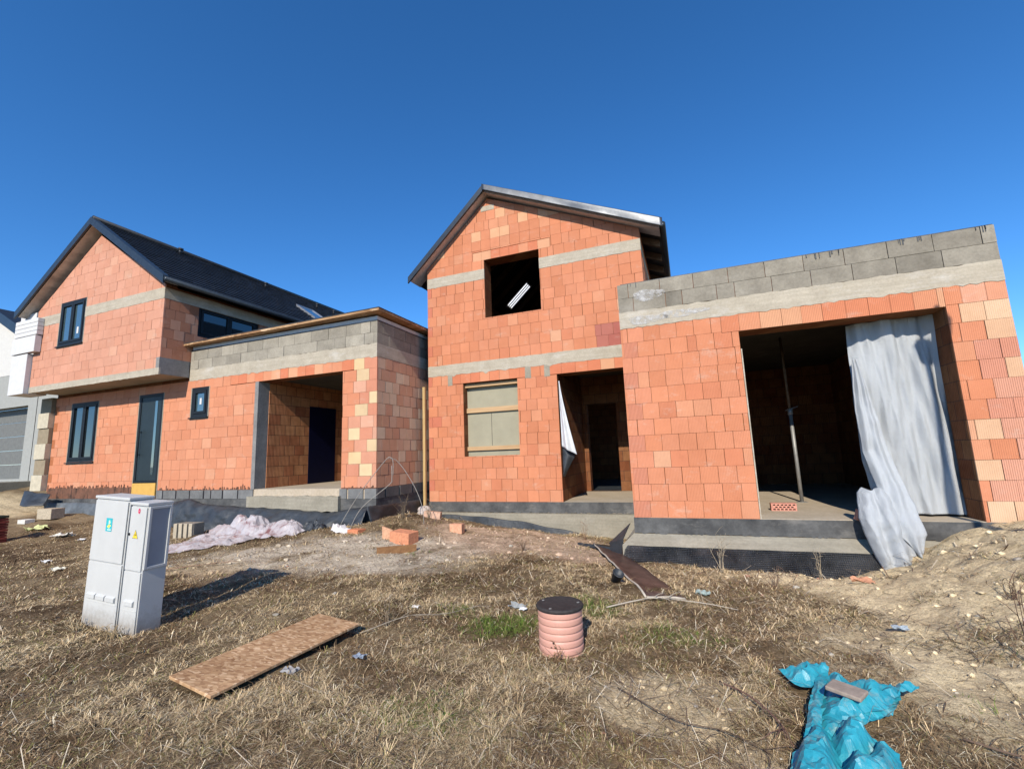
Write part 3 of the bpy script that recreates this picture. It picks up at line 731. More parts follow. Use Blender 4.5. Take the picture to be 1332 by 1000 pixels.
mb = MB(); mb.box(-9.41, RXG - .05, YL + .004, 12.8, .2, .452); mb.build('floor_slab', SCREED, HA)
mb = MB(); rough_strip(mb, -11.85, RXG + .003, YL - .006, .05, 3.2, 3.48, rng, .016); mb.box(RXG - .04, RXG + .003, YL + .045, 13, 3.2, 3.48); mb.build('ring_beam', BEAM, HA)
mb = MB(); lay_blocks(mb, 'Y', YL, -11.85, RXG, 3.482, 2, .245, .5, rng, .2, lo=.95, hi=1.35, offs=[.3, .12]); lay_blocks(mb, 'X', RXG, YL + .2, 13, 3.482, 2, .245, .42, rng, .2, sgn=1, lo=.8, hi=1.1)
mb.build('parapet', BLOCK, HA)
mb = MB(); mb.box(-11.84, RXG - .004, YL + .004, 13, 3.974, 4.0); mb.build('felt_strip', MEMB, HA)
mb = MB(); mb.box(-11.82, RXG - .012, YL + .012, 13, 4.0, 4.084); mb.build('white_fascia', EPS, HA)
mb = MB(); mb.prism([(-12.0, YL - .19, 4.085), (RXG + .18, YL - .19, 4.13), (RXG + .18, 13, 4.13), (-12.0, 13, 4.085)], (0, 0, .05))
flat = mb.build('flat_roof', mat_osb('osb_roof', .95, (3, 20, 20)), HA)
mb = MB(); mb.prism([(-12.01, YL - .20, 4.138), (RXG + .19, YL - .20, 4.183), (RXG + .19, 13, 4.183), (-12.01, 13, 4.138)], (0, 0, .014)); mb.build('roof_felt', MEMB, flat)
# upper floor
YU, UL, UR = 7.03, -17.58, -11.88
UWI = (-16.39, -15.20, 4.49, 5.77); AX, AZ, SA = -14.82, 7.50, .655
clipsA = [(-SA, 1, AZ - SA * AX), (SA, 1, AZ + SA * AX)]
SWU = (7.90, 9.72, 4.42, 5.28)
mb = MB(); lay(mb, 'Y', YU, UL, UR, 3.44, 5.21, [UWI], .33, .2525, rng, 'worn', comb=.2)
mb.build('brick_wall', BRICK, HA); mb = MB(); lay(mb, 'Y', YU, UL, UR, 5.49, 7.6, [UWI], .33, .25, rng, 'worn', clips=clipsA, comb=.2)
mb.build('brick_wall', BRICK, HA); mb = MB()
def sp_us(row, i, n, u, z, rng): return (rng.choice([(.44, .19, .11), (.50, .23, .14), (.36, .15, .08), (.54, .28, .18)]), 1.3 if row % 2 else .5)
lay(mb, 'X', UR, YU + .031, 17, 3.7, 5.21, [SWU], .25, .2517, rng, 'worn', sgn=1, special=sp_us, joint=.006)
mb.build('brick_wall', BRICK, HA)
mb = MB(); core(mb, 'Y', UL + .02, UR - .02, 3.44, 7.6, YU + .02, YU + .3, [UWI], clipsA); core(mb, 'X', YU + .3, 17, 3.44, 5.55, UR - .3, UR - .02, [SWU]); core(mb, 'X', YU + .3, 17, 3.44, 5.5, UL + .02, UL + .3)
core(mb, 'Y', UL + .3, UR - .3, 3.2, 7.5, 16.7, 17, [], clipsA)
mb.build('wall_core', BRICKIN, HA)
mb = MB(); rough_strip(mb, UL - .003, UR + .003, YU - .006, .04, 3.275, 3.44, rng, .004); mb.box(UL, UR - .03, YU + .03, YL + .3, 3.285, 3.44)
mb.build('overhang_slab', BEAM, HA)
mb = MB(); mb.box(UR - .03, UR + .004, YU + .034, YL - .01, 3.285, 3.698); mb.box(UR - .12, UR + .004, YU - .008, YU + .034, 3.442, 3.70); mb.build('slab_edge', PILLAR, HA)
mb = MB(); rough_strip(mb, UL - .003, UWI[0], YU - .006, .04, 5.21, 5.49, rng, .008); mb.build('ring_beam', BEAM, HA)
mb = MB(); rough_strip(mb, UWI[1], UR + .003, YU - .006, .04, 5.21, 5.49, rng, .008); mb.box(UR - .04, UR + .003, YU + .034, 17, 5.21, 5.49); mb.build('ring_beam', BEAM, HA)
# roof A
AR, AZR = -14.82, 7.86; AEL = (-18.15, 5.66); AER = (-11.55, 5.60)
Y0 = YU - .24; Y1 = 17.4
mb = MB()
def tiles(mb, x0, z0, x1, z1, y0, y1, rows, rng):
    d = Vector((x1 - x0, 0, z1 - z0)); Lr = d.length; d.normalize(); nrm = Vector((-d.z, 0, d.x));
    if nrm.z < 0: nrm = -nrm
    P0 = Vector((x0, 0, z0))
    for r in range(rows):
        a = Lr * r / rows; b_ = Lr * (r + 1) / rows + .01
        y = y0 + (0 if r % 2 else -.11)
        while y < y1:
            ya, yb = max(y, y0), min(y + .298, y1); y += .3
            if yb - ya < .02: continue
            k = rng.uniform(.75, 1.3); c = (k, k, k); t = rng.uniform(-.003, .003)
            pa = P0 + d * a + nrm * (.004); pb = P0 + d * b_ + nrm * (.034 + t); e = nrm * .02
            q_ = [pa, pb, pb - e, pa - nrm * .03]
            mb.prism([(p.x, ya, p.z) for p in q_], (0, yb - ya, 0), c)
tiles(mb, AR, AZR + .02, AER[0], AER[1] + .02, Y0, Y1, 18, rng); tiles(mb, AR, AZR + .02, AEL[0], AEL[1] + .02, Y0, Y1, 18, rng)
roofA = mb.build('roof', TILE, HA)
mb = MB(); roof_plane(mb, AR, AZR, *AEL, Y0, Y1, .06); roof_plane(mb, AR, AZR, *AER, Y0, Y1, .06); mb.build('roof_boarding', DARKW, roofA)
mb = MB(); under(mb, AR, AZR, AEL[0] + .02, AEL[1] + .01, .062, Y0 + .03, YU + .1, .05); under(mb, AR, AZR, AER[0] - .02, AER[1] + .01, .062, Y0 + .03, YU + .1, .05)
mb.build('soffit', mat_simple('grubby_soffit', (.60, .54, .46), .85, .2, var=.3, scale=4), roofA)
mb = MB(); roof_plane(mb, AR, AZR + .07, AEL[0] - .03, AEL[1] + .05, Y0 - .045, Y0 - .003, .21); roof_plane(mb, AR, AZR + .07, AER[0] + .03, AER[1] + .05, Y0 - .045, Y0 - .003, .21)
roof_plane(mb, AR, AZR + .074, AEL[0] - .03, AEL[1] + .054, Y0 - .003, Y0 + .1, .02); roof_plane(mb, AR, AZR + .074, AER[0] + .03, AER[1] + .054, Y0 - .003, Y0 + .1, .02)
mb.build('verge_trim', TRIM, roofA)
mb = MB(); mb.tube([(AER[0] + .06, Y0 - .03, AER[1] - .05), (AER[0] + .06, Y1, AER[1] - .05)], .065, 10); mb.build('gutter', TRIM, roofA)
mb = MB(); mb.tube([(AR, Y0, AZR + .06), (AR, Y1, AZR + .06)], .07, 10); mb.build('ridge_tile', TILE, roofA)
la = lambda s, up=0: Vector((AR + (AER[0] - AR) * s, 0, AZR + (AER[1] - AZR) * s + up))
mb = MB(); a, b_ = la(.50), la(.78)
for y in (12.3, 13.05): mb.prism([(a.x, y, a.z + .03), (b_.x, y, b_.z + .03), (b_.x, y, b_.z + .12), (a.x, y, a.z + .12)], (0, .06, 0))
for s in (.5, .765):
    p, q_ = la(s), la(s + .015); mb.prism([(p.x, 12.36, p.z + .03), (q_.x, 12.36, q_.z + .03), (q_.x, 12.36, q_.z + .12), (p.x, 12.36, p.z + .12)], (0, .69, 0))
skyl = mb.build('skylight', mat_simple('skylight_flashing', (.35, .36, .38), .35, .5, .6), roofA)
mb = MB(); a, b_ = la(.515, .09), la(.765, .09); mb.add([(a.x, 12.36, a.z), (b_.x, 12.36, b_.z), (b_.x, 13.05, b_.z), (a.x, 13.05, a.z)], [(0, 1, 2, 3)]); mb.build('pane', GLASSUP, skyl)
for s, y in ((.06, 9.0), (.12, 12.0), (.20, 14.3), (.22, 15.2)):
    p = la(s, .03); mb = MB(); mb.tube([(p.x, y, p.z - .02), (p.x + .03, y, p.z + .14)], .05, 10); mb.tube([(p.x + .02, y, p.z + .11), (p.x + .035, y, p.z + .17)], .075, 10); mb.build('roof_vent', TILE, roofA)
# windows
def window(parent, plane, hole, d, name='window', sashes=2, gl=GLASS, fr=.07, sill=True, sgn=-1):
    u0, u1, z0, z1 = hole; mb = MB()
    def bx(m, a, b_, za, zb, da, db):
        if plane == 'Y': m.box(a, b_, d + da, d + db, za, zb)
        else: m.box(min(d - da, d - db), max(d - da, d - db), a, b_, za, zb)
    for a, b_, za, zb in ((u0, u0 + fr, z0, z1), (u1 - fr, u1, z0, z1), (u0 + fr, u1 - fr, z0, z0 + fr), (u0 + fr, u1 - fr, z1 - fr, z1)): bx(mb, a, b_, za, zb, -.004, .075)
    f = mb.build(name, ANTH, parent, bevel=.004)
    w_ = (u1 - u0 - 2 * fr) / sashes
    for k in range(sashes):
        a, b_ = u0 + fr + k * w_ + .004, u0 + fr + (k + 1) * w_ - .004; za, zb = z0 + fr + .004, z1 - fr - .004; s = .065
        mb = MB()
        for p in ((a, a + s, za, zb), (b_ - s, b_, za, zb), (a + s, b_ - s, za, za + s), (a + s, b_ - s, zb - s, zb)): bx(mb, *p, -.018, .06)
        mb.build('sash', ANTH, f, bevel=.004)
        mb = MB(); bx(mb, a + s, b_ - s, za + s, zb - s, .02, .035); mb.build('pane', gl, f)
    if sill:
        mb = MB(); bx(mb, u0 - .03, u1 + .03, z0 - .035, z0 - .004, -.05, .05); mb.build('sill', ANTH if sill == 1 else TRIM, f)
    return f
w1 = window(HA, 'Y', WG, YL + .0, sashes=2, gl=GLASS)
w2 = window(HA, 'Y', UWI, YU + .0, sashes=2, gl=GLASSUP)
mb = MB(); mb.box(-15.56, -15.48, YU + .012, YU + .019, 4.78, 4.97); mb.build('sticker', EPS, w2)
w3 = window(HA, 'Y', SW, YL + .0, sashes=1, gl=GLASSUP, fr=.08)
mb = MB(); mb.box(-11.44, -11.37, YL + .012, YL + .019, 2.56, 2.72); mb.build('sticker', EPS, w3)
w4 = window(HA, 'X', SWU, UR - .05, sashes=2, gl=GLASS, fr=.09)
# pale foam lines round the frames
for (a, b_, c, d), y in ((WG, YL), (SW, YL), (DG, YL), (UWI, YU)):
    for bx in ((a - .03, a, c, d), (b_, b_ + .03, c, d)) + (((a - .03, b_ + .03, c - .065, c - .037),) if c > 1 else ()):
        mb = MB(); mb.box(bx[0], bx[1], y - .004, y + .02, bx[2], bx[3]); mb.build('foam_seal', FOUND, HA)
# front door
mb = MB()
u0, u1, z0, z1 = DG; z0 = .64
for p in ((u0, u0 + .08, z0, z1), (u1 - .08, u1, z0, z1), (u0 + .08, u1 - .08, z1 - .08, z1), (u0 + .08, u1 - .08, z0, z0 + .06)): mb.box(p[0], p[1], YL - .004, YL + .08, p[2], p[3])
fd = mb.build('front_door', ANTH, HA, bevel=.004)
mb = MB(); mb.box(u0 + .082, u1 - .082, YL + .012, YL + .07, z0 + .062, z1 - .082); mb.build('door_leaf', mat_simple('door_leaf_grey', (.018, .027, .030), .45, .35, var=.1), fd)
mb = MB(); mb.box(u1 - .32, u1 - .22, YL + .004, YL + .013, z0 + .2, z1 - .2); mb.build('pane', GLASSUP, fd)
mb = MB(); mb.tube([(u0 + .17, YL - .05, 1.3), (u0 + .17, YL - .05, 2.05)], .014, 8); mb.tube([(u0 + .17, YL - .05, 1.38), (u0 + .17, YL + .015, 1.38)], .01, 8); mb.tube([(u0 + .17, YL - .05, 1.97), (u0 + .17, YL + .015, 1.97)], .01, 8); mb.build('handle', DARK, fd)
mb = MB(); mb.box(u0 + .02, u1 - .02, YL - .03, YL + .05, .28, .635); mb.build('threshold_panel', mat_simple('yellow_insulation', (.62, .36, .09), .85, .2, var=.08), fd)
# plinth of the left house
mb = MB(); lay_blocks(mb, 'Y', YL - .02, DG[1] + .03, -9.41, .24, 1, .205, .5, rng, .05, lo=.9, hi=1.3, j=.022); mb.build('plinth_block', TARBLOCK, HA); mb = MB(); lay_blocks(mb, 'Y', YL - .02, -6.92, RXG + .02, .24, 1, .205, .42, rng, .05, lo=1.0, hi=1.3, j=.022); lay_blocks(mb, 'X', RXG + .02, YL + .03, 12, .24, 1, .205, .5, rng, .05, sgn=1, lo=.6, hi=.9, j=.022)
mb.build('plinth_block', TARBLOCK, HA)
mb = MB(); mb.box(LX - .02, RXG + .01, YL - .01, YL + .2, -.4, .238); mb.box(RXG - .2, RXG + .01, YL + .2, 12, -.4, .238)
n = 90
def smear(mb, a, b_, y, zl, zh, rng, amp=.035):
    n = int((b_ - a) / .03)
    for i in range(n):
        x = a + (b_ - a) * i / n; h = zh + abs(rng.gauss(0, amp)) * (rng.random() < .6)
        mb.box(x, x + (b_ - a) / n, y, y + .02, zl, h)
mb.build('bitumen_plinth', TAR, HA)
for sa in ((DG[1] + .03, -9.53, YL - .008, .43, .455, rng), (-6.88, RXG, YL - .008, .43, .465, rng), (LX + .05, DG[0] - .03, YL - .012, .24, .53, rng, .05)):
    mb = MB(); smear(mb, *sa); mb.build('bitumen_smear', SOOT, HA)
mb = MB(); rough_strip(mb, -9.5, -6.88, YL - .10, .12, .0, .30, rng, .03); rough_strip(mb, -9.5, -6.88, YL + .02, .1, .0, .446, rng, .006); mb.build('carport_step', FOUND, HA)
# polystyrene packs and toothed corner at the far left
mb = MB(); mb.box(-18.42, UL - .02, YU - .12, YU + .4, 3.25, 4.42); mb.box(-18.40, -17.2, YU - .16, YU - .012, 4.44, 4.92)
for k in range(4): mb.box(-18.35, -17.17, YU - .155, YU - .012, 4.945 + k * .125, 5.06 + k * .125)
mb.box(-18.45, UL - .03, YU - .02, YU + .35, 5.46, 5.68)
mb.build('corner_insulation', EPS, HA, bevel=.006)
mb = MB()
for k in range(6):
    z = .47 + k * .46; c = (1, 1, 1) if k % 2 == 0 else (.55, .5, .45); dy = .0 if k % 2 else .04
    mb.box(-18.36, -17.80, YL - .10 - dy, YL + .2, z, z + .455, c)
mb.build('corner_block', EPSG, HA, bevel=.008)

# ================================================================== neighbour's house
NH = thing('rendered_house', 'finished white and grey rendered house with a garage at the far left edge', 'house', (-26, 9, .5))
NY, NXR, NXL = 9.0, -20.6, -29.5; NA = (-25.2, 7.40); NS = .49
clipsN = [(-NS, 1, 7.16 + NS * 25.3), (NS, 1, 7.16 - NS * 25.3)]
clipsN = [(-NS, 1, 7.16 - NS * (-25.3)), (NS, 1, 7.16 + NS * (-25.3))]
GDN = (-27.3, -22.45, .8, 3.45)
mb = MB(); core(mb, 'Y', NXL, NXR - .8, 4.71, 7.3, NY, NY + .35, [], clipsN); core(mb, 'X', NY + .35, 18, 4.71, 5.3, NXR - 1.15, NXR - .8); core(mb, 'Y', NXL, NXR - .8, 4.71, 7.2, 17.6, 18, [], clipsN); mb.build('upper_wall', WHITE, NH)
mb = MB(); core(mb, 'Y', NXL, NXR, 0, 4.706, NY + .01, NY + .4, [GDN]); core(mb, 'X', NY + .4, 18, 0, 4.7, NXR - .4, NXR); mb.box(NXL, NXR, NY + .4, 18, 4.6, 4.7); mb.build('lower_wall', GREYR, NH)
mb = MB()
for k in range(5): mb.box(GDN[0], GDN[1], NY + .38, NY + .42, .8 + k * .53, .8 + (k + 1) * .53 - .012)
mb.build('garage_door', mat_simple('garage_door_grey', (.16, .16, .145), .6, .3), NH)
mb = MB(); mb.box(-21.86, -21.84, NY, NY + .02, .6, 4.6); mb.build('wall_joint', DARK, NH)
mb = MB(); roof_plane(mb, -25.3, 7.55, -20.9, 5.35, NY - .25, 18.3, .2); roof_plane(mb, -25.3, 7.55, -29.9, 5.3, NY - .25, 18.3, .2); rn = mb.build('roof', TILE, NH)
mb = MB(); roof_plane(mb, -25.3, 7.58, -20.85, 5.36, NY - .29, NY - .252, .38); roof_plane(mb, -25.3, 7.58, -29.95, 5.3, NY - .29, NY - .252, .38); mb.build('verge_trim', TRIM, rn)
mb = MB(); mb.box(-26, -21.3, NY - 1.4, NY + .0, -.1, .72); mb.build('doorstep', FOUND, NH)


# ================================================================== LOOSE OBJECTS
rng = random.Random(77)
def nz(x, y, z, s): return mn.noise(Vector((x * s, y * s, z * s)))

# --- meter cabinets
MC = Matrix.Translation((-5.848, 2.931, -.56)) @ Matrix.Rotation(.05, 4, 'Y')
def cabinet(x0, wdt, H, D, split, label, parts):
    t = thing('meter_cabinet', label, 'cabinet', group='electricity cabinets by the plot edge')
    t.matrix_world = MC @ Matrix.Translation((x0, 0, 0))
    mb = MB(); mb.box(0, wdt, .008, D, 0, H - .03); mb.box(-.006, wdt + .006, -.008, D + .006, H - .03, H); mb.build('housing', BOXM, t, bevel=.006, world=False)
    mb = MB(); mb.box(.012, wdt - .012, -.006, .006, split + .006, H - .045); d = mb.build('door', BOXM, t, bevel=.004, world=False)
    mb = MB(); mb.box(.008, wdt - .008, -.004, .006, .0, split - .006); mb.build('base_panel', BOXM, t, bevel=.004, world=False)
    return t, d
H1, H2_ = 1.342, 1.306
c1, d1 = cabinet(0, .55, H1, .22, .70, 'wide white plastic electricity cabinet with a teal sticker, left of the narrower one', 0)
c2, d2 = cabinet(.585, .262, H2_, .225, .66, 'narrow white plastic electricity cabinet with yellow warning triangle and red spot', 0)
mb = MB()
for k in range(3): mb.prism([(.06 + k * .155, -.004, .40), (.06 + k * .155, -.022, .385), (.06 + k * .155, -.022, .35), (.06 + k * .155, -.004, .34)], (.14, 0, 0))
mb.box(.03, .52, -.007, -.002, .315, .321)
mb.build('vent_hood', BOXM, c1, world=False)
mb = MB(); mb.prism([(.07, -.004, .40), (.07, -.022, .385), (.07, -.022, .35), (.07, -.004, .34)], (.14, 0, 0)); mb.box(.02, .25, -.007, -.002, .30, .306); mb.build('vent_hood', BOXM, c2, world=False)
mb = MB()
for bx in ((.2, .205, .70, H2_ - .03),): pass
for y0_, y1_, z0_, z1_ in ((.01, .035, .68, 1.27), (.195, .22, .68, 1.27), (.035, .195, .68, .705), (.035, .195, 1.245, 1.27)): mb.box(.262, .276, y0_, y1_, z0_, z1_)
mb.build('side_frame', BOXM, c2, bevel=.003, world=False)
mb = MB(); mb.box(.2615, .2645, .03, .2, .70, 1.25); mb.build('side_panel', mat_simple('grey_side_panel', (.30, .31, .33), .5, .4, var=.06), c2, world=False)
mb = MB(); mb.tube([(.028, -.004, 1.0), (.028, -.016, 1.0)], .012, 10); mb.build('lock', DARK, c2, world=False)
def flat(mb, pts, y, col): mb.add([(x, y, z) for x, z in pts], [tuple(range(len(pts)))], col)
mb = MB(); X0, Z0 = .225, 1.0
flat(mb, [(X0, Z0), (X0 + .10, Z0), (X0 + .10, Z0 + .13), (X0, Z0 + .13)], -.0075, (.05, .42, .46))
flat(mb, [(X0 + .02, Z0 + .045), (X0 + .055, Z0 + .03), (X0 + .085, Z0 + .06), (X0 + .05, Z0 + .07)], -.0085, (.75, .8, .15))
flat(mb, [(X0 + .045, Z0 + .07), (X0 + .075, Z0 + .08), (X0 + .06, Z0 + .112), (X0 + .04, Z0 + .10)], -.0085, (.55, .8, .5))
flat(mb, [(X0 + .03, Z0 + .012), (X0 + .09, Z0 + .012), (X0 + .09, Z0 + .022), (X0 + .03, Z0 + .022)], -.0085, (.6, .78, .75))
mb.build('sticker', ANY, d1, world=False)
mb = MB(); X0, Z0 = .12, .965
flat(mb, [(X0 - .042, Z0), (X0 + .042, Z0), (X0, Z0 + .082)], -.0075, (.08, .07, .02)); flat(mb, [(X0 - .036, Z0 + .004), (X0 + .036, Z0 + .004), (X0, Z0 + .074)], -.0085, (.85, .62, .06))
flat(mb, [(X0 + .004, Z0 + .055), (X0 - .010, Z0 + .032), (X0 - .001, Z0 + .032), (X0 - .004, Z0 + .010), (X0 + .011, Z0 + .037), (X0 + .002, Z0 + .037)][::-1], -.0095, (.05, .04, .02))
mb.build('warning_triangle', ANY, d2, world=False)
mb = MB(); flat(mb, [(.142 + .017 * math.cos(k * math.pi / 7), 1.225 + .026 * math.sin(k * math.pi / 7)) for k in range(14)], -.0075, (.62, .05, .12)); flat(mb, [(.136, 1.222), (.148, 1.222), (.148, 1.228), (.136, 1.228)], -.0085, (.8, .6, .6)); mb.build('red_sticker', ANY, d2, world=False)

# --- inspection chamber pipe
px_, py_ = -1.075, 3.70; pz = -.585
t = thing('inspection_pipe', 'pink corrugated plastic inspection pipe with a black lid standing in the grass', 'pipe', (px_, py_, pz))
prof = [(.172, 0)]; zt = 0
for k in range(8):
    z0_ = k * .051
    prof += [(.166, z0_ + .002), (.166, z0_ + .006), (.1745, z0_ + .009), (.176, z0_ + .014), (.176, z0_ + .042), (.1745, z0_ + .048)]
prof += [(.164, .409), (.164, .415)]
mb = MB(); mb.lathe(prof, (px_, py_, pz), 56); body = mb.build('pipe_body', PINKP, t)
mb = MB(); mb.lathe([(.170, .41), (.186, .412), (.190, .425), (.184, .436), (.17, .438), (.155, .433), (.02, .433), (.0, .433)], (px_, py_, pz), 56); lid = mb.build('lid', LID, t)
mb = MB()
for a in (2.9, 0.35, 4.5): 
    mb = MB(); cx, cy = px_ + .15 * math.cos(a), py_ + .15 * math.sin(a); mb.obox((cx - .01, cy - .006, pz + .434), (.016, .010, 0), (-.005, .008, 0), (0, 0, .006)); mb.build('lid_notch', STEEL, lid)
mb = MB()
for k, (a, zz, w_) in enumerate(((-1.78, .165, .012), (-1.60, .165, .016), (-1.68, .195, .016))):
    for s in (0,):
        cx, cy = px_ + .1765 * math.cos(a), py_ + .1765 * math.sin(a); mb.obox((cx, cy, pz + zz), (w_, 0, 0), (0, -.002, 0), (0, 0, .007 + .004 * k))
mb.build('print_mark', DARK, body)

# --- OSB sheet in the grass
A_ = Vector((-3.60, 2.35, 0)); ex = Vector((-2.92 + 3.04, 3.57 - 2.27, 0)).normalized(); ey = Vector((-3.60 + 3.04, 2.37 - 2.27, 0)).normalized()
B0 = Vector((-3.04, 2.26, -.455))
mb = MB(); e1 = ex * 1.30 + Vector((0, 0, .015)); e2 = ey * .575 + Vector((0, 0, .005)); nv = e1.cross(e2).normalized()
mb.obox(B0, e1, e2, nv * .022)
mb.build('osb_sheet', OSB, None); o = bpy.context.scene.objects['osb_sheet']; tag(o, 'long rectangular chipboard sheet lying in the dry grass right of the white cabinets', 'board')
m = o.modifiers.new('bevel', 'BEVEL'); m.width = .003; m.segments = 1

# --- silver tarp in the wide opening
def tfold(x, z, s=1.0):
    return (math.sin(x * 21 + z * 1.6 + 1.3 * nz(x, 0, z, 1.3)) * .018 + math.sin(x * 46 - z * 3.0 + 2) * .010 + .012 * abs(math.sin(x * 31 + z * 2.2 + 1)) ** .4 + nz(x * 2.6 + z * .35, 3.1, z * .35, 2.4) * .11 + .03 * abs(math.sin((x + z * .16) * 7.5)) ** .6 + nz(x, 8.1, z * .5, 9) * .008) * s
mb = MB()
def sheet(u, v):
    z = 2.735 - v * 2.70
    xl = np.interp(z, [0, .17, .75, 1.62, 2.73], [2.42, 2.38, 2.25, 2.24, 2.34]); xr = np.interp(z, [0, 2.7], [3.325, 3.33])
    x = xl + (xr - xl) * u
    edge = math.exp(-u * 9)
    y = 7.76 + tfold(x, z) + edge * (.06 * math.sin(z * 3.1) + .02)
    return (x + .01 * nz(u, v, 0, 5), y, z)
mb.grid(sheet, 90, 150)
def gather(u, v):
    zs = [2.2, 1.5, .9, .45, .22, .04, -.12, -.38]; vs = [0, .22, .42, .58, .68, .77, .86, 1]
    z = np.interp(v, vs, zs); y = np.interp(v, vs, [7.70, 7.66, 7.6, 7.42, 7.27, 7.16, 7.12, 7.10])
    xl = np.interp(v, vs, [2.28, 2.23, 2.22, 2.26, 2.24, 2.22, 2.28, 2.42]); xr = np.interp(v, vs, [2.36, 2.44, 2.50, 2.56, 2.58, 2.58, 2.60, 2.55])
    x = xl + (xr - xl) * u
    arch = math.sin(math.pi * u)
    y = y - .07 * arch * min(1, v * 3) + math.sin(u * 15 + v * 4) * .016 + nz(x * 2, y, z, 5) * .03
    if v > .86: z += (1 - arch) * .16 * (v - .86) / .14
    return (x, y, z)
mb.grid(gather, 40, 110)
def lobe(u, v):
    zs = [.42, .36, .2, .05, -.15, -.4, -.63]; vs = [0, .1, .25, .4, .6, .8, 1]
    z = np.interp(v, vs, zs); y = np.interp(v, vs, [7.40, 7.34, 7.22, 7.14, 7.10, 7.06, 7.02])
    xl = np.interp(v, vs, [2.10, 2.02, 1.98, 1.95, 1.98, 2.04, 2.12]); xr = np.interp(v, vs, [2.30, 2.36, 2.40, 2.42, 2.44, 2.46, 2.48])
    x = xl + (xr - xl) * u; arch = math.sin(math.pi * u)
    y = y - .10 * arch ** .7 + math.sin(u * 13 + v * 3 + 1) * .03 + .035 * abs(math.sin(u * 7 - v * 2.2)) ** .5 + nz(x * 1.5, y, z, 9) * .03
    z = z + .05 * nz(x, 1, 2, 9) + (.05 * u if v > .9 else 0)
    return (x, y, z)
mb.grid(lobe, 48, 80)
def hem(u, v):   # pale underside folded out at the bottom
    x = 2.10 + .37 * u; return (x, 6.98 - .05 * v + .02 * math.sin(u * 9), -.625 + .015 * math.sin(u * 7) + .055 * u - .03 * v)
mb.grid(hem, 24, 4)
tp = mb.build('tarp', TARP, None, solid=.003); tag(tp, 'silver grey tarpaulin hung over the right half of the wide opening, its foot spilling outside', 'tarp')

# --- flap in the middle doorway
t = thing('membrane_flap', 'torn white membrane flap with black underside hanging at the narrow doorway', 'sheet', (-2.5, 9.5, 2.5))
def fl(u, v):
    z = np.interp(v, [0, 1], [2.56, 1.05 + .1 * (1 - u)]); x0 = -2.515 + .0 * v; x1 = -2.50 + .31 * v ** 1.25
    x = x0 + (x1 - x0) * u; return (x, 9.44 - .10 * math.sin(u * 3.0) * v + .025 * math.sin(u * 11) * v, z - .08 * u * v)
mb = MB(); mb.grid(fl, 24, 40); mb.build('white_side', mat_simple('white_foil', (.62, .63, .64), .5, .4, var=.1), t, solid=.003)
def fl2(u, v):
    z = np.interp(v, [0, 1], [2.2, .52]); w_ = np.interp(v, [0, .68, .74, .9, 1], [.06, .24, .28, .12, .03]); x = -2.53 + w_ * u
    return (x, 9.50 - .05 * math.sin(u * 4) - .02 * math.sin(v * 9), z)
mb = MB(); mb.grid(fl2, 16, 40); mb.build('black_side', MEMB, t, solid=.003)

# --- steel prop
t = thing('steel_prop', 'telescopic steel building prop standing inside the wide opening', 'prop', (1.78, 9.51, 0))
mb = MB(); mb.tube([(1.78, 9.51, .006), (1.775, 9.51, 1.58)], .031, 14); mb.build('outer_tube', STEEL, t)
mb = MB(); mb.tube([(1.775, 9.51, 1.5), (1.765, 9.51, 2.985)], .022, 12); mb.build('inner_tube', DARKW, t)
mb = MB(); mb.tube([(1.775, 9.51, 1.55), (1.775, 9.51, 1.66)], .042, 14); mb.tube([(1.70, 9.49, 1.63), (1.90, 9.47, 1.69)], .008, 8); mb.build('collar', STEEL, t)
mb = MB(); mb.box(1.70, 1.86, 9.43, 9.59, 0.0, .008); mb.build('base_plate', STEEL, t)
# --- perforated brick on the screed
mb = MB(); hs = []
for r in range(3):
    for k in range(6 - r % 2): hs.append((1.145 + .03 * (r % 2) + k * .054, 1.18 + .03 * (r % 2) + k * .054, .016 + r * .034, .036 + r * .034))
core(mb, 'Y', 1.12, 1.47, 0.001, .118, 8.27, 8.40, hs); mb.c = [(.58, .26, .19)] * len(mb.f)
o = mb.build('perforated_brick', CLAY, None); tag(o, 'small perforated red brick lying on the concrete floor inside the opening', 'brick')

# --- timber post between the houses
mb = MB(); mb.box(-5.862, -5.80, 9.3, 9.36, -.2, 2.70); o = mb.build('timber_post', POSTW, None, bevel=.004); tag(o, 'tall raw pine post standing in the corner between the two brick houses', 'post')

# --- clay block pieces
def chunk(name, label, loc, size, rz=0, col=(.60, .25, .13), ry=0.0, ribs=0, group=None, mat=None, cat='brick'):
    mb = MB(); sx, sy, sz = size
    if ribs:
        n = ribs; pts = []
        for k in range(n * 2 + 1):
            x = -sx / 2 + sx * k / (n * 2); pts.append((x, -sy / 2 + (.012 if k % 2 else 0), 0))
        pts += [(sx / 2, sy / 2, 0), (-sx / 2, sy / 2, 0)]
        mb.prism(pts, (0, 0, sz), col)
    else: mb.box(-sx / 2, sx / 2, -sy / 2, sy / 2, 0, sz, col)
    o = mb.build(name, mat or CLAY, None, bevel=.006); o.location = loc; o.rotation_euler = (rng.uniform(-.06, .06), ry, rz)
    return tag(o, label, cat, group)
chunk('clay_block', 'large orange hollow clay block lying on the ground in front of the corner', (-4.50, 6.55, G(-4.5, 6.55) - .02), (.40, .25, .19), -.12, (.63, .26, .14), .05)
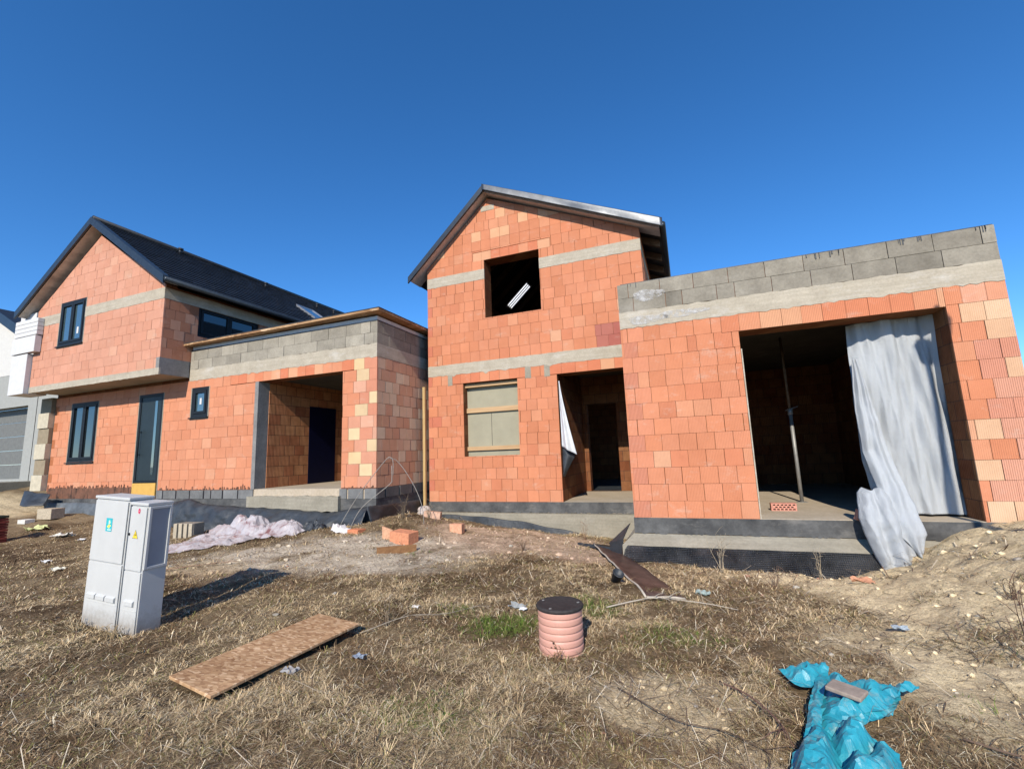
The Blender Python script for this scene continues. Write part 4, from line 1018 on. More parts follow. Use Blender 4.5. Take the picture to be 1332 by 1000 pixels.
def broken(loc, label, rz):
    t = thing('broken_clay_block', label, 'brick', loc, rz)
    mb = MB()
    for k in range(4): mb.prism([(-.12, -.02 + k * .05, 0), (.10 - .02 * k, -.02 + k * .05, 0), (.06 - .03 * k, -.02 + k * .05, .17 - .03 * k), (-.13, -.02 + k * .05, .24 - .05 * k)], (0, .034, 0), (.60 + .02 * k, .33, .20))
    mb.build('shell', CLAY, t, world=False)
    mb = MB(); mb.box(-.10, .09, .0, .16, .02, .03, (.5, .22, .13)); mb.box(-.11, .05, .0, .16, .1, .11, (.5, .22, .13)); mb.build('web', CLAY, t, world=False)
broken((-4.93, 6.75, G(-4.93, 6.75) - .02), 'jagged broken clay block with open chambers leaning beside the large orange block', .25)
chunk('clay_block', 'small pale orange clay block on the bare soil by the middle house', (-4.05, 7.55, G(-4.05, 7.55) - .02), (.24, .14, .17), .05, (.64, .33, .20))
chunk('clay_brick', 'flat orange clay piece lying right beside the white rag near the carport', (-5.80, 6.95, G(-5.8, 6.95) - .01), (.26, .2, .075), -.1, (.60, .22, .11))
chunk('clay_shard', 'orange clay shard resting on the sill beside the tarp', (2.0, 7.36, 0.003), (.11, .07, .14), .4, (.60, .25, .16), .35)
chunk('clay_block', 'pink clay lump half buried at the foot of the pine post', (-5.05, 8.35, G(-5.05, 8.35) - .03), (.34, .2, .16), .35, (.58, .36, .25), .12)
def rubble(loc, r, label, col, seed, sq=.6, name='rubble_lump', cat='rubble', group=None):
    bm = bmesh.new(); bmesh.ops.create_icosphere(bm, subdivisions=3, radius=1)
    for v in bm.verts:
        k = 1 + .35 * mn.noise(v.co * 1.7 + Vector((seed, 0, 0))) + .12 * mn.noise(v.co * 5 + Vector((0, seed, 0))); v.co = Vector((v.co.x * k * r[0], v.co.y * k * r[1], v.co.z * k * r[2]))
    mb = MB(); mb.v = [tuple(v.co) for v in bm.verts]; mb.f = [tuple(v.index for v in f.verts) for f in bm.faces]; mb.c = [col] * len(mb.f); mb.smooth = [False] * len(mb.f); bm.free()
    o = mb.build(name, CLAY, None); o.location = loc; return tag(o, label, cat, group)
rubble((-5.38, 8.55, G(-5.38, 8.55) + .05), (.16, .14, .13), 'pale mortar lump against the bottom of the pine post', (.50, .42, .36), 3)
chunk('flat_stone', 'flat grey brown stone slab weighing down the torn teal sheet', (.68, 3.135, G(.68, 3.135) + .112), (.165, .125, .022), -.55, (.33, .26, .205), .04, cat='stone')
# hollow concrete block
t = thing('concrete_block', 'grey hollow concrete block standing on end by the carport membrane', 'block', (-9.95, 6.6, G(-9.95, 6.6) - .01), .1)
mb = MB(); mb.box(-.25, .25, .02, .26, 0, .30); mb.build('block_body', BLOCK, t, bevel=.006, world=False)
mb = MB()
for k in range(4): mb.box(-.25 + k * .135, -.16 + k * .135, -.02, .022, .0, .298, (1.7, 1.6, 1.45))
mb.build('rib', BLOCK, t, bevel=.005, world=False)
chunk('sand_block', 'tan building block with a dark end lying on the soil at the far left', (-15.6, 6.95, G(-15.6, 6.95) - .02), (.50, .3, .26), .12, (.46, .38, .27), cat='block')
chunk('white_block', 'small white block lying just in front of the tan block', (-15.75, 6.55, G(-15.75, 6.55) - .02), (.30, .2, .10), .05, (.66, .62, .54), cat='block')
t = thing('tile_stack', 'stack of dark red roof tiles cut off by the left edge', 'tile stack', (-13.6, 5.0, G(-13.6, 5.0) - .02))
for k in range(11):
    mb = MB(); mb.box(-.3, .19 + .01 * (k % 3), -.2, .3, k * .055, k * .055 + .045, (.22 if k < 10 else .05, .05, .035)); mb.build('tile', CLAY, t, world=False, bevel=.004)

# --- plank on edge
d_ = Vector((.42, .42, 0)); p0 = Vector((-4.50, 5.85, 0)); p0.z = G(p0.x, p0.y) - .02; d_.z = G(p0.x + .42, p0.y + .42) - G(p0.x, p0.y)
mb = MB(); mb.obox(p0, d_, Vector((-.03, .03, 0)), Vector((.01, -.01, .115))); o = mb.build('plank', PLANK, None, bevel=.003); tag(o, 'short brown plank lying on edge in front of the clay blocks', 'plank')

# --- film faced board lying by the right block
t = thing('shuttering_board', 'long dark brown film faced board lying on the ground by the right block corner', 'board', (-1, 6.6, -.5))
za, zb = G(-1.6, 7.9) + .03, G(-.5, 5.02) + .0
P_ = [Vector((-1.63, 7.9, za)), Vector((-.53, 5.0, zb)), Vector((-.17, 5.12, zb)), Vector((-1.30, 8.02, za))]
mb = MB()
n = 14
def bd(u, v):
    a = P_[0].lerp(P_[1], v); b_ = P_[3].lerp(P_[2], v); p = a.lerp(b_, u); return (p.x, p.y, .35 * p.z + .65 * (G(p.x, p.y) + .02) + .03 * (1 - v) - .02 * u)
mb.grid(bd, 4, n); mb.build('board', mat_simple('brown_film', (.085, .05, .038), .45, .4, var=.45, scale=6, bump=.3, bscale=20), t, solid=.02)
mb = MB(); mb.tube([Vector(bd(0, k / 20)) + Vector((-.012, -.004, .012)) for k in range(21)], .012, 6); mb.tube([Vector(bd(k / 4, 1)) + Vector((0, -.012, .012)) for k in range(5)], .011, 6); mb.build('edge_strip', mat_wood('pale_edge', (.42, .36, .28), (.6, .53, .43), 'y'), t)

# --- black plastic pot
t = thing('plastic_pot', 'small black plastic pot tipped in the grass beside the brown board', 'pot', (-.88, 5.35, G(-.88, 5.35) + .05), .3)
mb = MB(); mb.lathe([(.045, -.06), (.062, .06), (.066, .062), (.066, .07), (.056, .07), (.05, .02), (.0, .02)], (0, 0, 0), 20); o = mb.build('pot_body', MEMB, t, world=False); o.rotation_euler = (.5, .35, 0)

# --- dimpled membrane along the right foundation
mb = MB()
def dm(u, v):
    x = -1.08 + 3.9 * u; zt = -.375; b_ = -.80 + .12 * sm(2.2, 2.8, np.array(x)); z = zt + (b_ - zt) * v
    y = 7.165 - .15 * v ** 1.3 - .07 * math.sqrt(v) * math.sin(x * 3.1 + v * 2.2 + 1.2 * math.sin(x * 1.7)) - .10 * v * abs(math.sin(x * 2.2 + v * 2.6 - 1)) + .02 * nz(x, v, 0, 4)
    if u < .03: y += (.03 - u) * 4
    return (x, y, float(z))
mb.grid(dm, 130, 20)
def dmc(u, v):   # corner strip rising at the left end
    a = Vector((-1.10, 7.18, -.36)); b_ = Vector((-.93, 7.36, -.05)); c = Vector((-1.62, 7.75, -.60)); d = Vector((-1.10, 7.12, -.75))
    p = a.lerp(b_, u) if v == 0 else (a.lerp(b_, u)).lerp(c.lerp(d, 0.2 + .8 * (1 - u) * .6), v); return (p.x, p.y + .02 * math.sin(v * 6 + u * 3), p.z)
o = mb.build('dimpled_membrane', DIMP, None, solid=.004); tag(o, 'wavy black dimpled membrane along the foot of the right block', 'membrane')
mb = MB(); mb.prism([(-1.32, 7.55, -.42), (-.95, 7.33, -.08), (-1.06, 7.26, -.30), (-1.10, 7.22, -.62), (-1.28, 7.45, -.62)], (.01, .02, 0)); mb.prism([(-1.95, 8.0, -.555), (-1.32, 7.57, -.555), (-1.30, 7.58, -.50), (-1.60, 7.78, -.505), (-1.95, 8.02, -.525)], (.008, .012, 0))
o = mb.build('membrane_offcut', MEMB, None); tag(o, 'black rust stained strip of membrane curling up at the left corner of the right block', 'membrane')
# --- membrane of the middle house
mb = MB()
def mm(u, v):
    x = -5.6 + 3.4 * u; zt = np.interp(x, [-5.6, -4.8, -3.9, -3.0, -2.2], [-.26, -.27, -.33, -.44, -.58]); y = 9.26 - .05 * v - .12 * max(0, u - .5) + .02 * math.sin(x * 5)
    return (x, y, float(zt) + .012 * math.sin(x * 7) - .22 * v)
mb.grid(mm, 60, 8); o = mb.build('foundation_membrane', MEMB, None, solid=.02); tag(o, 'thin black membrane strip curving along the base of the middle gable', 'membrane')
# --- slumped membrane in front of the carport
mb = MB()
def gm(u, v):
    x = -13.2 + 7.15 * u
    zt = np.interp(x, [-13.2, -11.9, -11.4, -10.8, -9.8, -8.8, -7.9, -7.1, -6.6, -6.0], [.12, .17, .25, .13, .08, .05, .02, -.03, .04, .12])
    zb = np.interp(x, [-13.2, -11, -9, -7.5, -6.4, -6.0], [-.4, -.5, -.45, -.42, -.38, -.35]); z = zt + (zb - zt) * v
    y = 7.60 - .30 * v ** .7 + .05 * math.sin(x * 4 + v * 3) * v + .06 * nz(x, v, 0, 2.2) + .03 * nz(x * 2, v * 3, 4, 3)
    if v < .08: y += .03
    return (x, y, float(z) + .025 * nz(x, 0, v, 3.3))
mb.grid(gm, 170, 16); o = mb.build('slumped_membrane', MEMB, None, solid=.006); tag(o, 'sagging black membrane sheet along the front of the carport', 'membrane')
mb = MB()
def gs(u, v):
    y = 7.42 + 2.0 * u; zt = .13 - .06 * u; z = zt - (.42) * v; return (-5.93 + .06 * v + .03 * math.sin(y * 5 + v * 2) + .02 * nz(0, y, v, 3), y, z)
mb.grid(gs, 40, 10); o = mb.build('side_membrane', MEMB, None, solid=.006); tag(o, 'dark membrane on the shaded side wall foot of the carport', 'membrane')
mb = MB()
def lm(u, v):
    x = -17.3 + 3.4 * u; return (x, 7.62 - .12 * v + .02 * nz(x, v, 1, 3), .14 - .34 * v + .02 * nz(x, 0, 1, 2.5))
mb.grid(lm, 60, 6); o = mb.build('base_membrane', mat_simple('grey_membrane', (.11, .12, .125), .6, .4, var=.4, scale=4), None, solid=.006); tag(o, 'grey membrane strip under the ground floor window of the left house', 'membrane')
mb = MB()
def lf(u, v):
    a = Vector((-17.95, 7.35, .50)).lerp(Vector((-16.85, 7.45, .40)), u); b_ = Vector((-17.5, 7.1, .12)).lerp(Vector((-16.75, 7.3, .10)), u)
    p = a.lerp(b_, v); return (p.x, p.y - .15 * math.sin(u * 3.1) * v, p.z + .03 * nz(u, v, 0, 3))
mb.grid(lf, 20, 12); o = mb.build('folded_membrane', MEMB, None, solid=.01); tag(o, 'folded dark plastic lying under the far left house corner', 'membrane')

# --- bent wires
mb = MB()
def smooth_path(pts, n=10):
    out = []; P = [Vector(p) for p in pts]; P = [P[0] * 2 - P[1]] + P + [P[-1] * 2 - P[-2]]
    for i in range(1, len(P) - 2):
        for k in range(n):
            t = k / n; out.append(.5 * ((2 * P[i]) + (-P[i - 1] + P[i + 1]) * t + (2 * P[i - 1] - 5 * P[i] + 4 * P[i + 1] - P[i + 2]) * t * t + (-P[i - 1] + 3 * P[i] - 3 * P[i + 1] + P[i + 2]) * t ** 3))
    return out + [P[-2]]
def wire(pts, label, r=.0065):
    mb = MB(); mb.tube(smooth_path(pts), r, 7, (.30, .275, .24)); o = mb.build('bent_wire', ANY, None); tag(o, label, 'wire', 'bent wires sticking out at the carport corner')
wire([(-6.30, 7.12, -.30), (-6.30, 7.12, -.15), (-5.91, 7.18, .42), (-5.40, 7.25, 1.0), (-5.30, 7.28, 1.05), (-5.26, 7.3, .98), (-5.27, 7.32, .72)], 'pale bent wire rising to the highest arch at the carport corner')
wire([(-5.98, 6.98, -.30), (-5.94, 7.0, -.13), (-5.78, 7.1, .17), (-5.31, 7.25, .55), (-5.27, 7.28, .66), (-5.29, 7.3, .90)], 'pale wire with a low elbow in front of the taller arch')
wire([(-5.36, 7.29, 1.04), (-5.27, 7.45, .98), (-5.02, 7.55, .60), (-4.83, 7.6, .16), (-4.78, 7.62, -.3)], 'thin wire slanting down to the right from the arch top', .006)
# --- thin rod on the ground by the steps
# --- crumpled things
def ridged(x, y, s, seed):
    r = 0; a = 1; t = 0
    for k in range(4):
        r += a * (1 - abs(2 * abs(mn.noise(Vector((x * s, y * s, seed + k * 3.3)))) )); t += a; a *= .5; s *= 2.05
    return r / t
def ribbon(mb, path, widths, heights, nu=34, nv=12, seed=0, amp=.03, col=(1, 1, 1), fr=8.5):
    P = smooth_path(path, 8); m = len(P) - 1
    S = [i / m for i in range(m + 1)]; K = [i / (len(path) - 1) for i in range(len(path))]
    def fn(u, v):
        i = min(int(u * m), m - 1); f = u * m - i; p = P[i].lerp(P[i + 1], f); t = (P[min(i + 1, m)] - P[max(i - 1, 0)]); t.z = 0; t.normalize()
        n_ = Vector((-t.y, t.x, 0)); w_ = float(np.interp(u, K, widths)); h = float(np.interp(u, K, heights))
        q_ = p + n_ * w_ * (v * 2 - 1) * (1 + .25 * mn.noise(Vector((u * 7, v * 2, seed))))
        prof_ = max(0, 1 - abs(v * 2 - 1) ** 2.2)
        z = G(q_.x, q_.y) + .012 + .8 * h * prof_ + amp * (ridged(q_.x, q_.y, fr, seed) - .45) * (.45 + .55 * prof_) * 1.9 + p.z
        return (q_.x + amp * .6 * nz(q_.x, q_.y, seed, 16), q_.y + amp * .6 * nz(q_.y, q_.x, seed + 5, 16), z)
    mb.grid(fn, nu, nv, col, smooth=False)
from mathutils.geometry import delaunay_2d_cdt
def crumple(mb, outline, h, step, seed, rise=None, jit=.35, crease=.02, fq=6.0, edge=.10, lift=0.0):
    """thin crumpled film: outline filled with irregular facets that rise from the ground"""
    r_g = random.Random(seed); n = len(outline); P = []
    for i in range(n):
        a = Vector(outline[i]); b_ = Vector(outline[(i + 1) % n]); m = max(1, int((b_ - a).length / step))
        for k in range(m):
            p = a.lerp(b_, k / m); P.append(p + Vector((r_g.uniform(-1, 1), r_g.uniform(-1, 1))) * step * .18)
    nb = len(P); xs = [p.x for p in P]; ys = [p.y for p in P]
    def inside(x, y):
        c = False
        for i in range(nb):
            a, b_ = P[i], P[i - 1]
            if (a.y > y) != (b_.y > y) and x < (b_.x - a.x) * (y - a.y) / (b_.y - a.y) + a.x: c = not c
        return c
    I = []; x = min(xs)
    while x < max(xs):
        y = min(ys)
        while y < max(ys):
            q_ = Vector((x + r_g.uniform(-jit, jit) * step, y + r_g.uniform(-jit, jit) * step))
            if inside(q_.x, q_.y) and min((q_ - p).length for p in P) > step * .45: I.append(q_)
            y += step
        x += step
    V, _, F, *_r = delaunay_2d_cdt(P + I, [(i, (i + 1) % nb) for i in range(nb)], [], 1, 1e-5)
    out = []
    for v in V:
        d = min((v - p).length for p in P); k = min(1, d / edge); k = k * k * (3 - 2 * k)
        hh = h if rise is None else rise(v.x, v.y)
        c = (ridged(v.x, v.y, fq, seed) - .5) * 2 * crease * (.35 + .65 * k) + r_g.uniform(-1, 1) * crease * .22
        out.append((v.x, v.y, G(v.x, v.y) + .014 + lift + hh * k + c + (.02 * abs(mn.noise(Vector((v.x * 9, v.y * 9, seed)))) if d < 1e-4 else 0)))
    mb.add(out, [tuple(f) if (Vector(V[f[1]]) - Vector(V[f[0]])).cross(Vector(V[f[2]]) - Vector(V[f[0]])) > 0 else tuple(f)[::-1] for f in F])
TE = [([(.411, 3.538), (.493, 3.619), (.586, 3.63), (.649, 3.631), (.689, 3.577), (.629, 3.42), (.553, 3.36), (.496, 3.36), (.448, 3.40), (.438, 3.46)], .06, .015),
      ([(.657, 3.636), (.694, 3.642), (.687, 3.53), (.62, 3.327), (.585, 3.207), (.53, 3.026), (.50, 2.882), (.41, 2.84), (.45, 2.964), (.505, 3.138), (.55, 3.312), (.606, 3.467)], .075, .03),
      ([(.649, 3.459), (.713, 3.498), (.761, 3.404), (.827, 3.387), (.875, 3.347), (.944, 3.35), (1.02, 3.421), (1.093, 3.418), (1.073, 3.35), (1.005, 3.317), (.953, 3.293), (.894, 3.25), (.831, 3.20), (.78, 3.21), (.764, 3.28), (.704, 3.33), (.627, 3.317)], .055, .025),
      ([(.569, 3.056), (.609, 3.131), (.692, 3.164), (.758, 3.241), (.843, 3.275), (.938, 3.364), (1.001, 3.375), (.944, 3.234), (.86, 3.131), (.792, 3.072), (.733, 3.059), (.679, 3.016), (.607, 3.008)], .06, .022),
      ([(.59, 3.40), (.70, 3.47), (.78, 3.42), (.88, 3.36), (.97, 3.34), (.95, 3.24), (.86, 3.11), (.74, 3.02), (.62, 2.93), (.53, 2.86), (.50, 2.95), (.54, 3.1), (.57, 3.25)], .03, .0),
      ([(.416, 2.88), (.463, 2.89), (.535, 2.95), (.55, 2.817), (.545, 2.70), (.47, 2.43), (.25, 2.377), (.284, 2.55), (.321, 2.676), (.35, 2.76), (.396, 2.82)], .11, .01),
      ([(.505, 2.79), (.535, 2.878), (.594, 2.96), (.65, 2.965), (.70, 2.92), (.73, 2.857), (.66, 2.73), (.573, 2.69), (.52, 2.70)], .10, .03),
      ([(.54, 2.764), (.623, 2.777), (.727, 2.90), (.773, 2.873), (.789, 2.83), (.777, 2.746), (.722, 2.546), (.463, 2.43)], .09, .012)]
mb = MB()
for i, (o_, h, lf_) in enumerate(TE): crumple(mb, o_, h, .021, 60 + i, crease=.024, fq=8.5, edge=.075, lift=lf_ + .022)
o = mb.build('torn_sheet', BLUE, None); tag(o, 'crumpled torn teal plastic sheet on the ground at the lower right', 'plastic sheet')
def mat_film():
    b = NB('clear_pink_film', .28, .5); n = b.noise(3.2, 6, .65, None, .6)
    b.color(b.ramp(n, [(.32, (.40, .32, .31)), (.46, (.60, .55, .54)), (.58, (.50, .42, .41)), (.66, (.24, .10, .09))])); b.b.inputs['Alpha'].default_value = .80
    b.bump(b.noise(26, 4, .6), .25, .01); return b.m
FILM = mat_film()
mb = MB()
crumple(mb, [(-9.0, 6.75), (-8.6, 6.55), (-8.0, 6.50), (-7.4, 6.55), (-6.95, 6.62), (-6.9, 6.95), (-7.3, 7.18), (-8.0, 7.25), (-8.7, 7.2), (-9.05, 7.05)], .30, .055, 71, rise=lambda x, y: .34 * (.7 + .7 * mn.noise(Vector((x * 2.1, y * 2, 3)))), crease=.075, fq=3.8, edge=.22)
crumple(mb, [(-8.95, 5.42), (-8.5, 5.45), (-8.1, 5.7), (-7.85, 6.05), (-7.75, 6.5), (-8.1, 6.72), (-8.8, 6.78), (-9.3, 6.9), (-9.5, 6.6), (-9.2, 6.0)], .05, .06, 72, crease=.04, fq=4.2, edge=.25, lift=.01)
crumple(mb, [(-9.6, 6.9), (-9.2, 6.62), (-8.6, 6.5), (-8.3, 6.6), (-8.5, 6.85), (-9.2, 7.1)], .14, .055, 73, crease=.04, fq=3.0, edge=.2, lift=.05)
o = mb.build('film_heap', FILM, None); tag(o, 'crumpled heap of pale pinkish translucent film in front of the carport', 'plastic film')
mb = MB(); ribbon(mb, [(-7.15, 7.0, .0), (-6.9, 7.05, .0), (-6.65, 7.1, .0)], [.1, .22, .08], [.14, .2, .05], 26, 14, 17, .06); o = mb.build('plastic_bundle', MEMB, None); tag(o, 'small dark grey plastic bundle at the right end of the film heap', 'plastic')
mb = MB(); ribbon(mb, [(-6.35, 6.95, .0), (-6.15, 6.95, .0), (-5.9, 6.97, .0)], [.05, .13, .06], [.08, .1, .04], 26, 14, 19, .05); o = mb.build('white_rag', mat_simple('white_cloth', (.64, .60, .58), .8, .2, var=.25, scale=22), None); tag(o, 'crumpled white rag on the soil below the carport corner', 'rag')

# --- street lamp outside the frame whose shadow falls on the tarp
lx, ly = 3.58, 3.5; lz = G(lx, ly)
t = thing('street_lamp', 'slim street lamp outside the right edge whose shadow falls on the tarpaulin', 'lamp', (lx, ly, lz))
mb = MB(); mb.tube([(lx, ly, lz - .1), (lx, ly, 4.95)], [.055, .04], 14); mb.build('pole', TRIM, t)
mb = MB(); mb.lathe([(.045, 0), (.10, .03), (.125, .2), (.13, .24), (.10, .30), (.03, .34), (.03, .42), (.0, .45)], (lx, ly, 4.92), 8); mb.build('lantern', TRIM, t)

# ================================================================== VEGETATION AND LITTER
rs = np.random.RandomState(3)
def occupied(x, y):
    m = np.zeros(x.shape, bool)
    p = np.stack([x + 3.04, y - 2.26], -1); m |= ((p @ np.array([ex.x, ex.y]) > .01) & (p @ np.array([ex.x, ex.y]) < 1.30) & (p @ np.array([ey.x, ey.y]) > .01) & (p @ np.array([ey.x, ey.y]) < .575))
    m |= (x > -5.85) & (x < -4.98) & (y > 2.95) & (y < 3.15)
    m |= (x - px_) ** 2 + (y - py_) ** 2 < .18 ** 2
    m |= (x > -1.08) & (y > 7.15); m |= (x < -6.0) & (y > 7.35); m |= (y > 9.3)
    for o_, _h, _l in TE:
        c_ = np.zeros(x.shape, bool)
        for i in range(len(o_)):
            (ax, ay), (bx, by) = o_[i], o_[i - 1]
            c_ ^= ((ay > y) != (by > y)) & (x < (bx - ax) * (y - ay) / (by - ay + 1e-9) + ax)
        m |= c_
    # brown board
    d0 = np.array([P_[1].x - P_[0].x, P_[1].y - P_[0].y]); L0 = np.hypot(*d0); d0 = d0 / L0; nn = np.array([-d0[1], d0[0]])
    q_ = np.stack([x - P_[0].x, y - P_[0].y], -1); m |= (q_ @ d0 > 0) & (q_ @ d0 < L0 * .93) & (q_ @ nn > -.02) & (q_ @ nn < .36)
    return m
def density(x, y):
    n = fbm(x, y, 1.1, 4); n2 = fbm(x + 40, y, 4.2, 3)
    d = sm(.30, .52, n) * .7 + .46
    d = d * (1 - .88 * bare_path(x, y)) * (1 - .80 * gravel_zone(x, y)) * (1 - .85 * clay_patch(x, y)) * (1 - .90 * left_heap(x, y))
    d = d * (1 - mound(x, y) * (1 - .30 * sm(.54, .68, n2)))
    return d * (.55 + .9 * sm(.35, .6, n2))
def green_mask(x, y):
    return np.clip(blob(x, y, -1.72, 3.98, .42, .26, .3) * 1.7 + blob(x, y, -1.15, 4.6, .5, .3) * .9 + blob(x, y, -2.3, 4.3, .3, .2) * .8 + blob(x, y, -.2, 4.1, .5, .25) * .5 + blob(x, y, 1.35, 3.42, .14, .1) * 2 + blob(x, y, -1.6, 2.6, .5, .3) * .35 + blob(x, y, -4.0, 6.2, .3, .2), 0, 1)
def scatter(N, dmin, dmax, a0, a1, mode):
    lr = rs.rand(N); d = np.exp(np.log(dmin) + (np.log(dmax) - np.log(dmin)) * lr); a = a0 + (a1 - a0) * rs.rand(N)
    x = d * np.sin(a); y = d * np.cos(a)
    keep = (rs.rand(N) < density(x, y) if mode else np.ones(N, bool)) & ~occupied(x, y) & (y > .6)
    return x[keep], y[keep], d[keep]
def blades(name, N, label_kind, lo, hi, pitch, colfn, wbase, dmin=1.5, dmax=16, extra=None):
    x, y, d = scatter(N, dmin, dmax, R_(-74), R_(40), True)
    n = len(x)
    # clump: pull blades toward tuft centres
    tx = np.round(x / .07) * .07 + (vn(x * 31, y * 31) - .5) * .05; ty = np.round(y / .07) * .07 + (vn(x * 29 + 9, y * 37) - .5) * .05
    ti = np.round(x / .07).astype(int) * 7919 + np.round(y / .07).astype(int) * 104729; hsh = _lat[(ti >> 3) & 255, ti & 255]
    x0_, y0_ = x.copy(), y.copy(); k = .25 + rs.rand(n) * .6; x = x + (tx - x) * k; y = y + (ty - y) * k
    z = np.concatenate([gh(x[i:i + 20000], y[i:i + 20000]) for i in range(0, n, 20000)])
    L = lo + (hi - lo) * rs.rand(n) ** 1.6; L = L * (.55 + .9 * fbm(x, y, 2.3, 3)) * (.55 + 1.0 * hsh ** 1.5)
    az = np.where(rs.rand(n) < .55, np.arctan2(y0_ - ty, x0_ - tx) + (rs.rand(n) - .5) * 1.4, rs.rand(n) * 2 * np.pi)
    p0 = np.radians(pitch[0] + (pitch[1] - pitch[0]) * rs.rand(n) * (.5 + .8 * hsh)); p1 = p0 - np.radians(25 + 65 * rs.rand(n))
    gm_ = green_mask(x, y); p0 = p0 + gm_ * .5; p1 = p1 + gm_ * .5
    dx, dy = np.cos(az), np.sin(az)
    w_ = wbase * (.6 + .8 * rs.rand(n)) * np.clip(d / 2.6, .8, 3.2)
    wx, wy = -dy * w_, dx * w_
    tw = (rs.rand(n) - .5) * 1.3
    b0 = np.stack([x, y, z - .004], -1)
    m1 = b0 + np.stack([dx * np.cos(p0), dy * np.cos(p0), np.sin(p0)], -1) * (L * .5)[:, None]
    t1 = m1 + np.stack([dx * np.cos(p1) - dy * tw, dy * np.cos(p1) + dx * tw, np.sin(p1)], -1) * (L * .5)[:, None]
    t1[:, 2] = np.maximum(t1[:, 2], z + .002)
    W = np.stack([wx, wy, np.zeros(n)], -1)
    V = np.stack([b0 - W * .5, b0 + W * .5, m1 + W * .45, m1 - W * .45, t1 + W * .12, t1 - W * .12], 1).reshape(-1, 3)
    i0 = np.arange(n)[:, None] * 6
    F = np.concatenate([i0 + np.array([[0, 1, 2, 3]]), i0 + np.array([[3, 2, 4, 5]])], 1).reshape(-1, 4)
    C = colfn(x, y, n) * (.72 + .5 * hsh)[:, None]; C = np.repeat(C, 6, 0)
    me = bpy.data.meshes.new(name); np_mesh(me, V, F, C, False); me.materials.append(VEG)
    o = bpy.data.objects.new(name, me); COL.objects.link(o); return o
def grass_col(x, y, n):
    r = rs.rand(n); f = fbm(x, y, 1.3, 3)
    straw = np.array((.64, .48, .275)); tan = np.array((.47, .325, .175)); brown = np.array((.20, .125, .066)); pale = np.array((.74, .63, .44)); green = np.array((.13, .19, .035)); olive = np.array((.24, .22, .07))
    a = sm(.62, .40, f) * .65 + .22
    c = np.where((r < a * .55)[:, None], straw, np.where((r < a)[:, None], tan, brown)); c = np.where((rs.rand(n) < .07)[:, None], pale, c)
    g = green_mask(x, y); c = np.where((rs.rand(n) < g * .8)[:, None], green, c); c = np.where((rs.rand(n) < .05 + .1 * sm(.5, .7, fbm(x + 5, y, 2, 3)))[:, None], olive, c)
    return c * (.75 + .5 * rs.rand(n))[:, None]
go = blades('dry_grass', 1300000, 0, .03, .115, (0, 36), grass_col, .0019); tag(go, kind='stuff')
def stem_col(x, y, n):
    r = rs.rand(n); c = np.where((r < .55)[:, None], np.array((.12, .075, .05)), np.where((r < .8)[:, None], np.array((.30, .22, .14)), np.array((.58, .48, .34))))
    return c * (.7 + .6 * rs.rand(n))[:, None]
_d0 = density
def density(x, y): return .10 + .42 * mound(x, y) * sm(.46, .6, fbm(x + 3, y, 1.6, 3)) + .55 * sm(.58, .7, fbm(x, y + 30, 1.2, 3)) * (1 - bare_path(x, y)) + .35 * clay_patch(x, y)
stm = blades('dead_stems', 42000, 0, .10, .34, (0, 26), stem_col, .0030); tag(stm, kind='stuff')
# pebbles, clods and brick crumbs
def pebbles(name, N, colfn, dens, smin, smax):
    global density
    density = dens
    x, y, d = scatter(N, 1.6, 15, R_(-74), R_(40), True); n = len(x)
    z = np.concatenate([gh(x[i:i + 20000], y[i:i + 20000]) for i in range(0, n, 20000)])
    bm = bmesh.new(); bmesh.ops.create_icosphere(bm, subdivisions=1, radius=1); BV = np.array([v.co[:] for v in bm.verts]); BF = np.array([[v.index for v in f.verts] for f in bm.faces]); bm.free()
    s = smin + (smax - smin) * rs.rand(n) ** 6; s = s * np.clip(d / 4, .7, 1.8)
    V = BV[None] * (1 + .5 * (rs.rand(n, len(BV), 1) - .5)) * np.stack([s * (.7 + .7 * rs.rand(n)), s * (.7 + .7 * rs.rand(n)), s * (.45 + .4 * rs.rand(n))], -1)[:, None, :]
    V = V + np.stack([x, y, z + s * .12], -1)[:, None, :]
    F = (BF[None] + (np.arange(n) * len(BV))[:, None, None]).reshape(-1, 3)
    C = np.repeat(colfn(x, y, n), len(BV), 0)
    me = bpy.data.meshes.new(name); np_mesh(me, V.reshape(-1, 3), F, C, False); me.materials.append(CLAY)
    o = bpy.data.objects.new(name, me); COL.objects.link(o); tag(o, kind='stuff')
def peb_col(x, y, n):
    base = soil_col(x, y) * 1.05; r = rs.rand(n); c = np.where((r < .84)[:, None], base, np.where((r < .94)[:, None], np.array((.42, .37, .29)), np.where((r < .975)[:, None], np.array((.46, .40, .32)), np.array((.46, .24, .15)))))
    return c * (.8 + .4 * rs.rand(n))[:, None]
pebbles('pebbles', 20000, peb_col, lambda x, y: .08 + .6 * gravel_zone(x, y) + .4 * bare_path(x, y) + .28 * mound(x, y) + .7 * clay_patch(x, y) + .8 * left_heap(x, y), .004, .024)

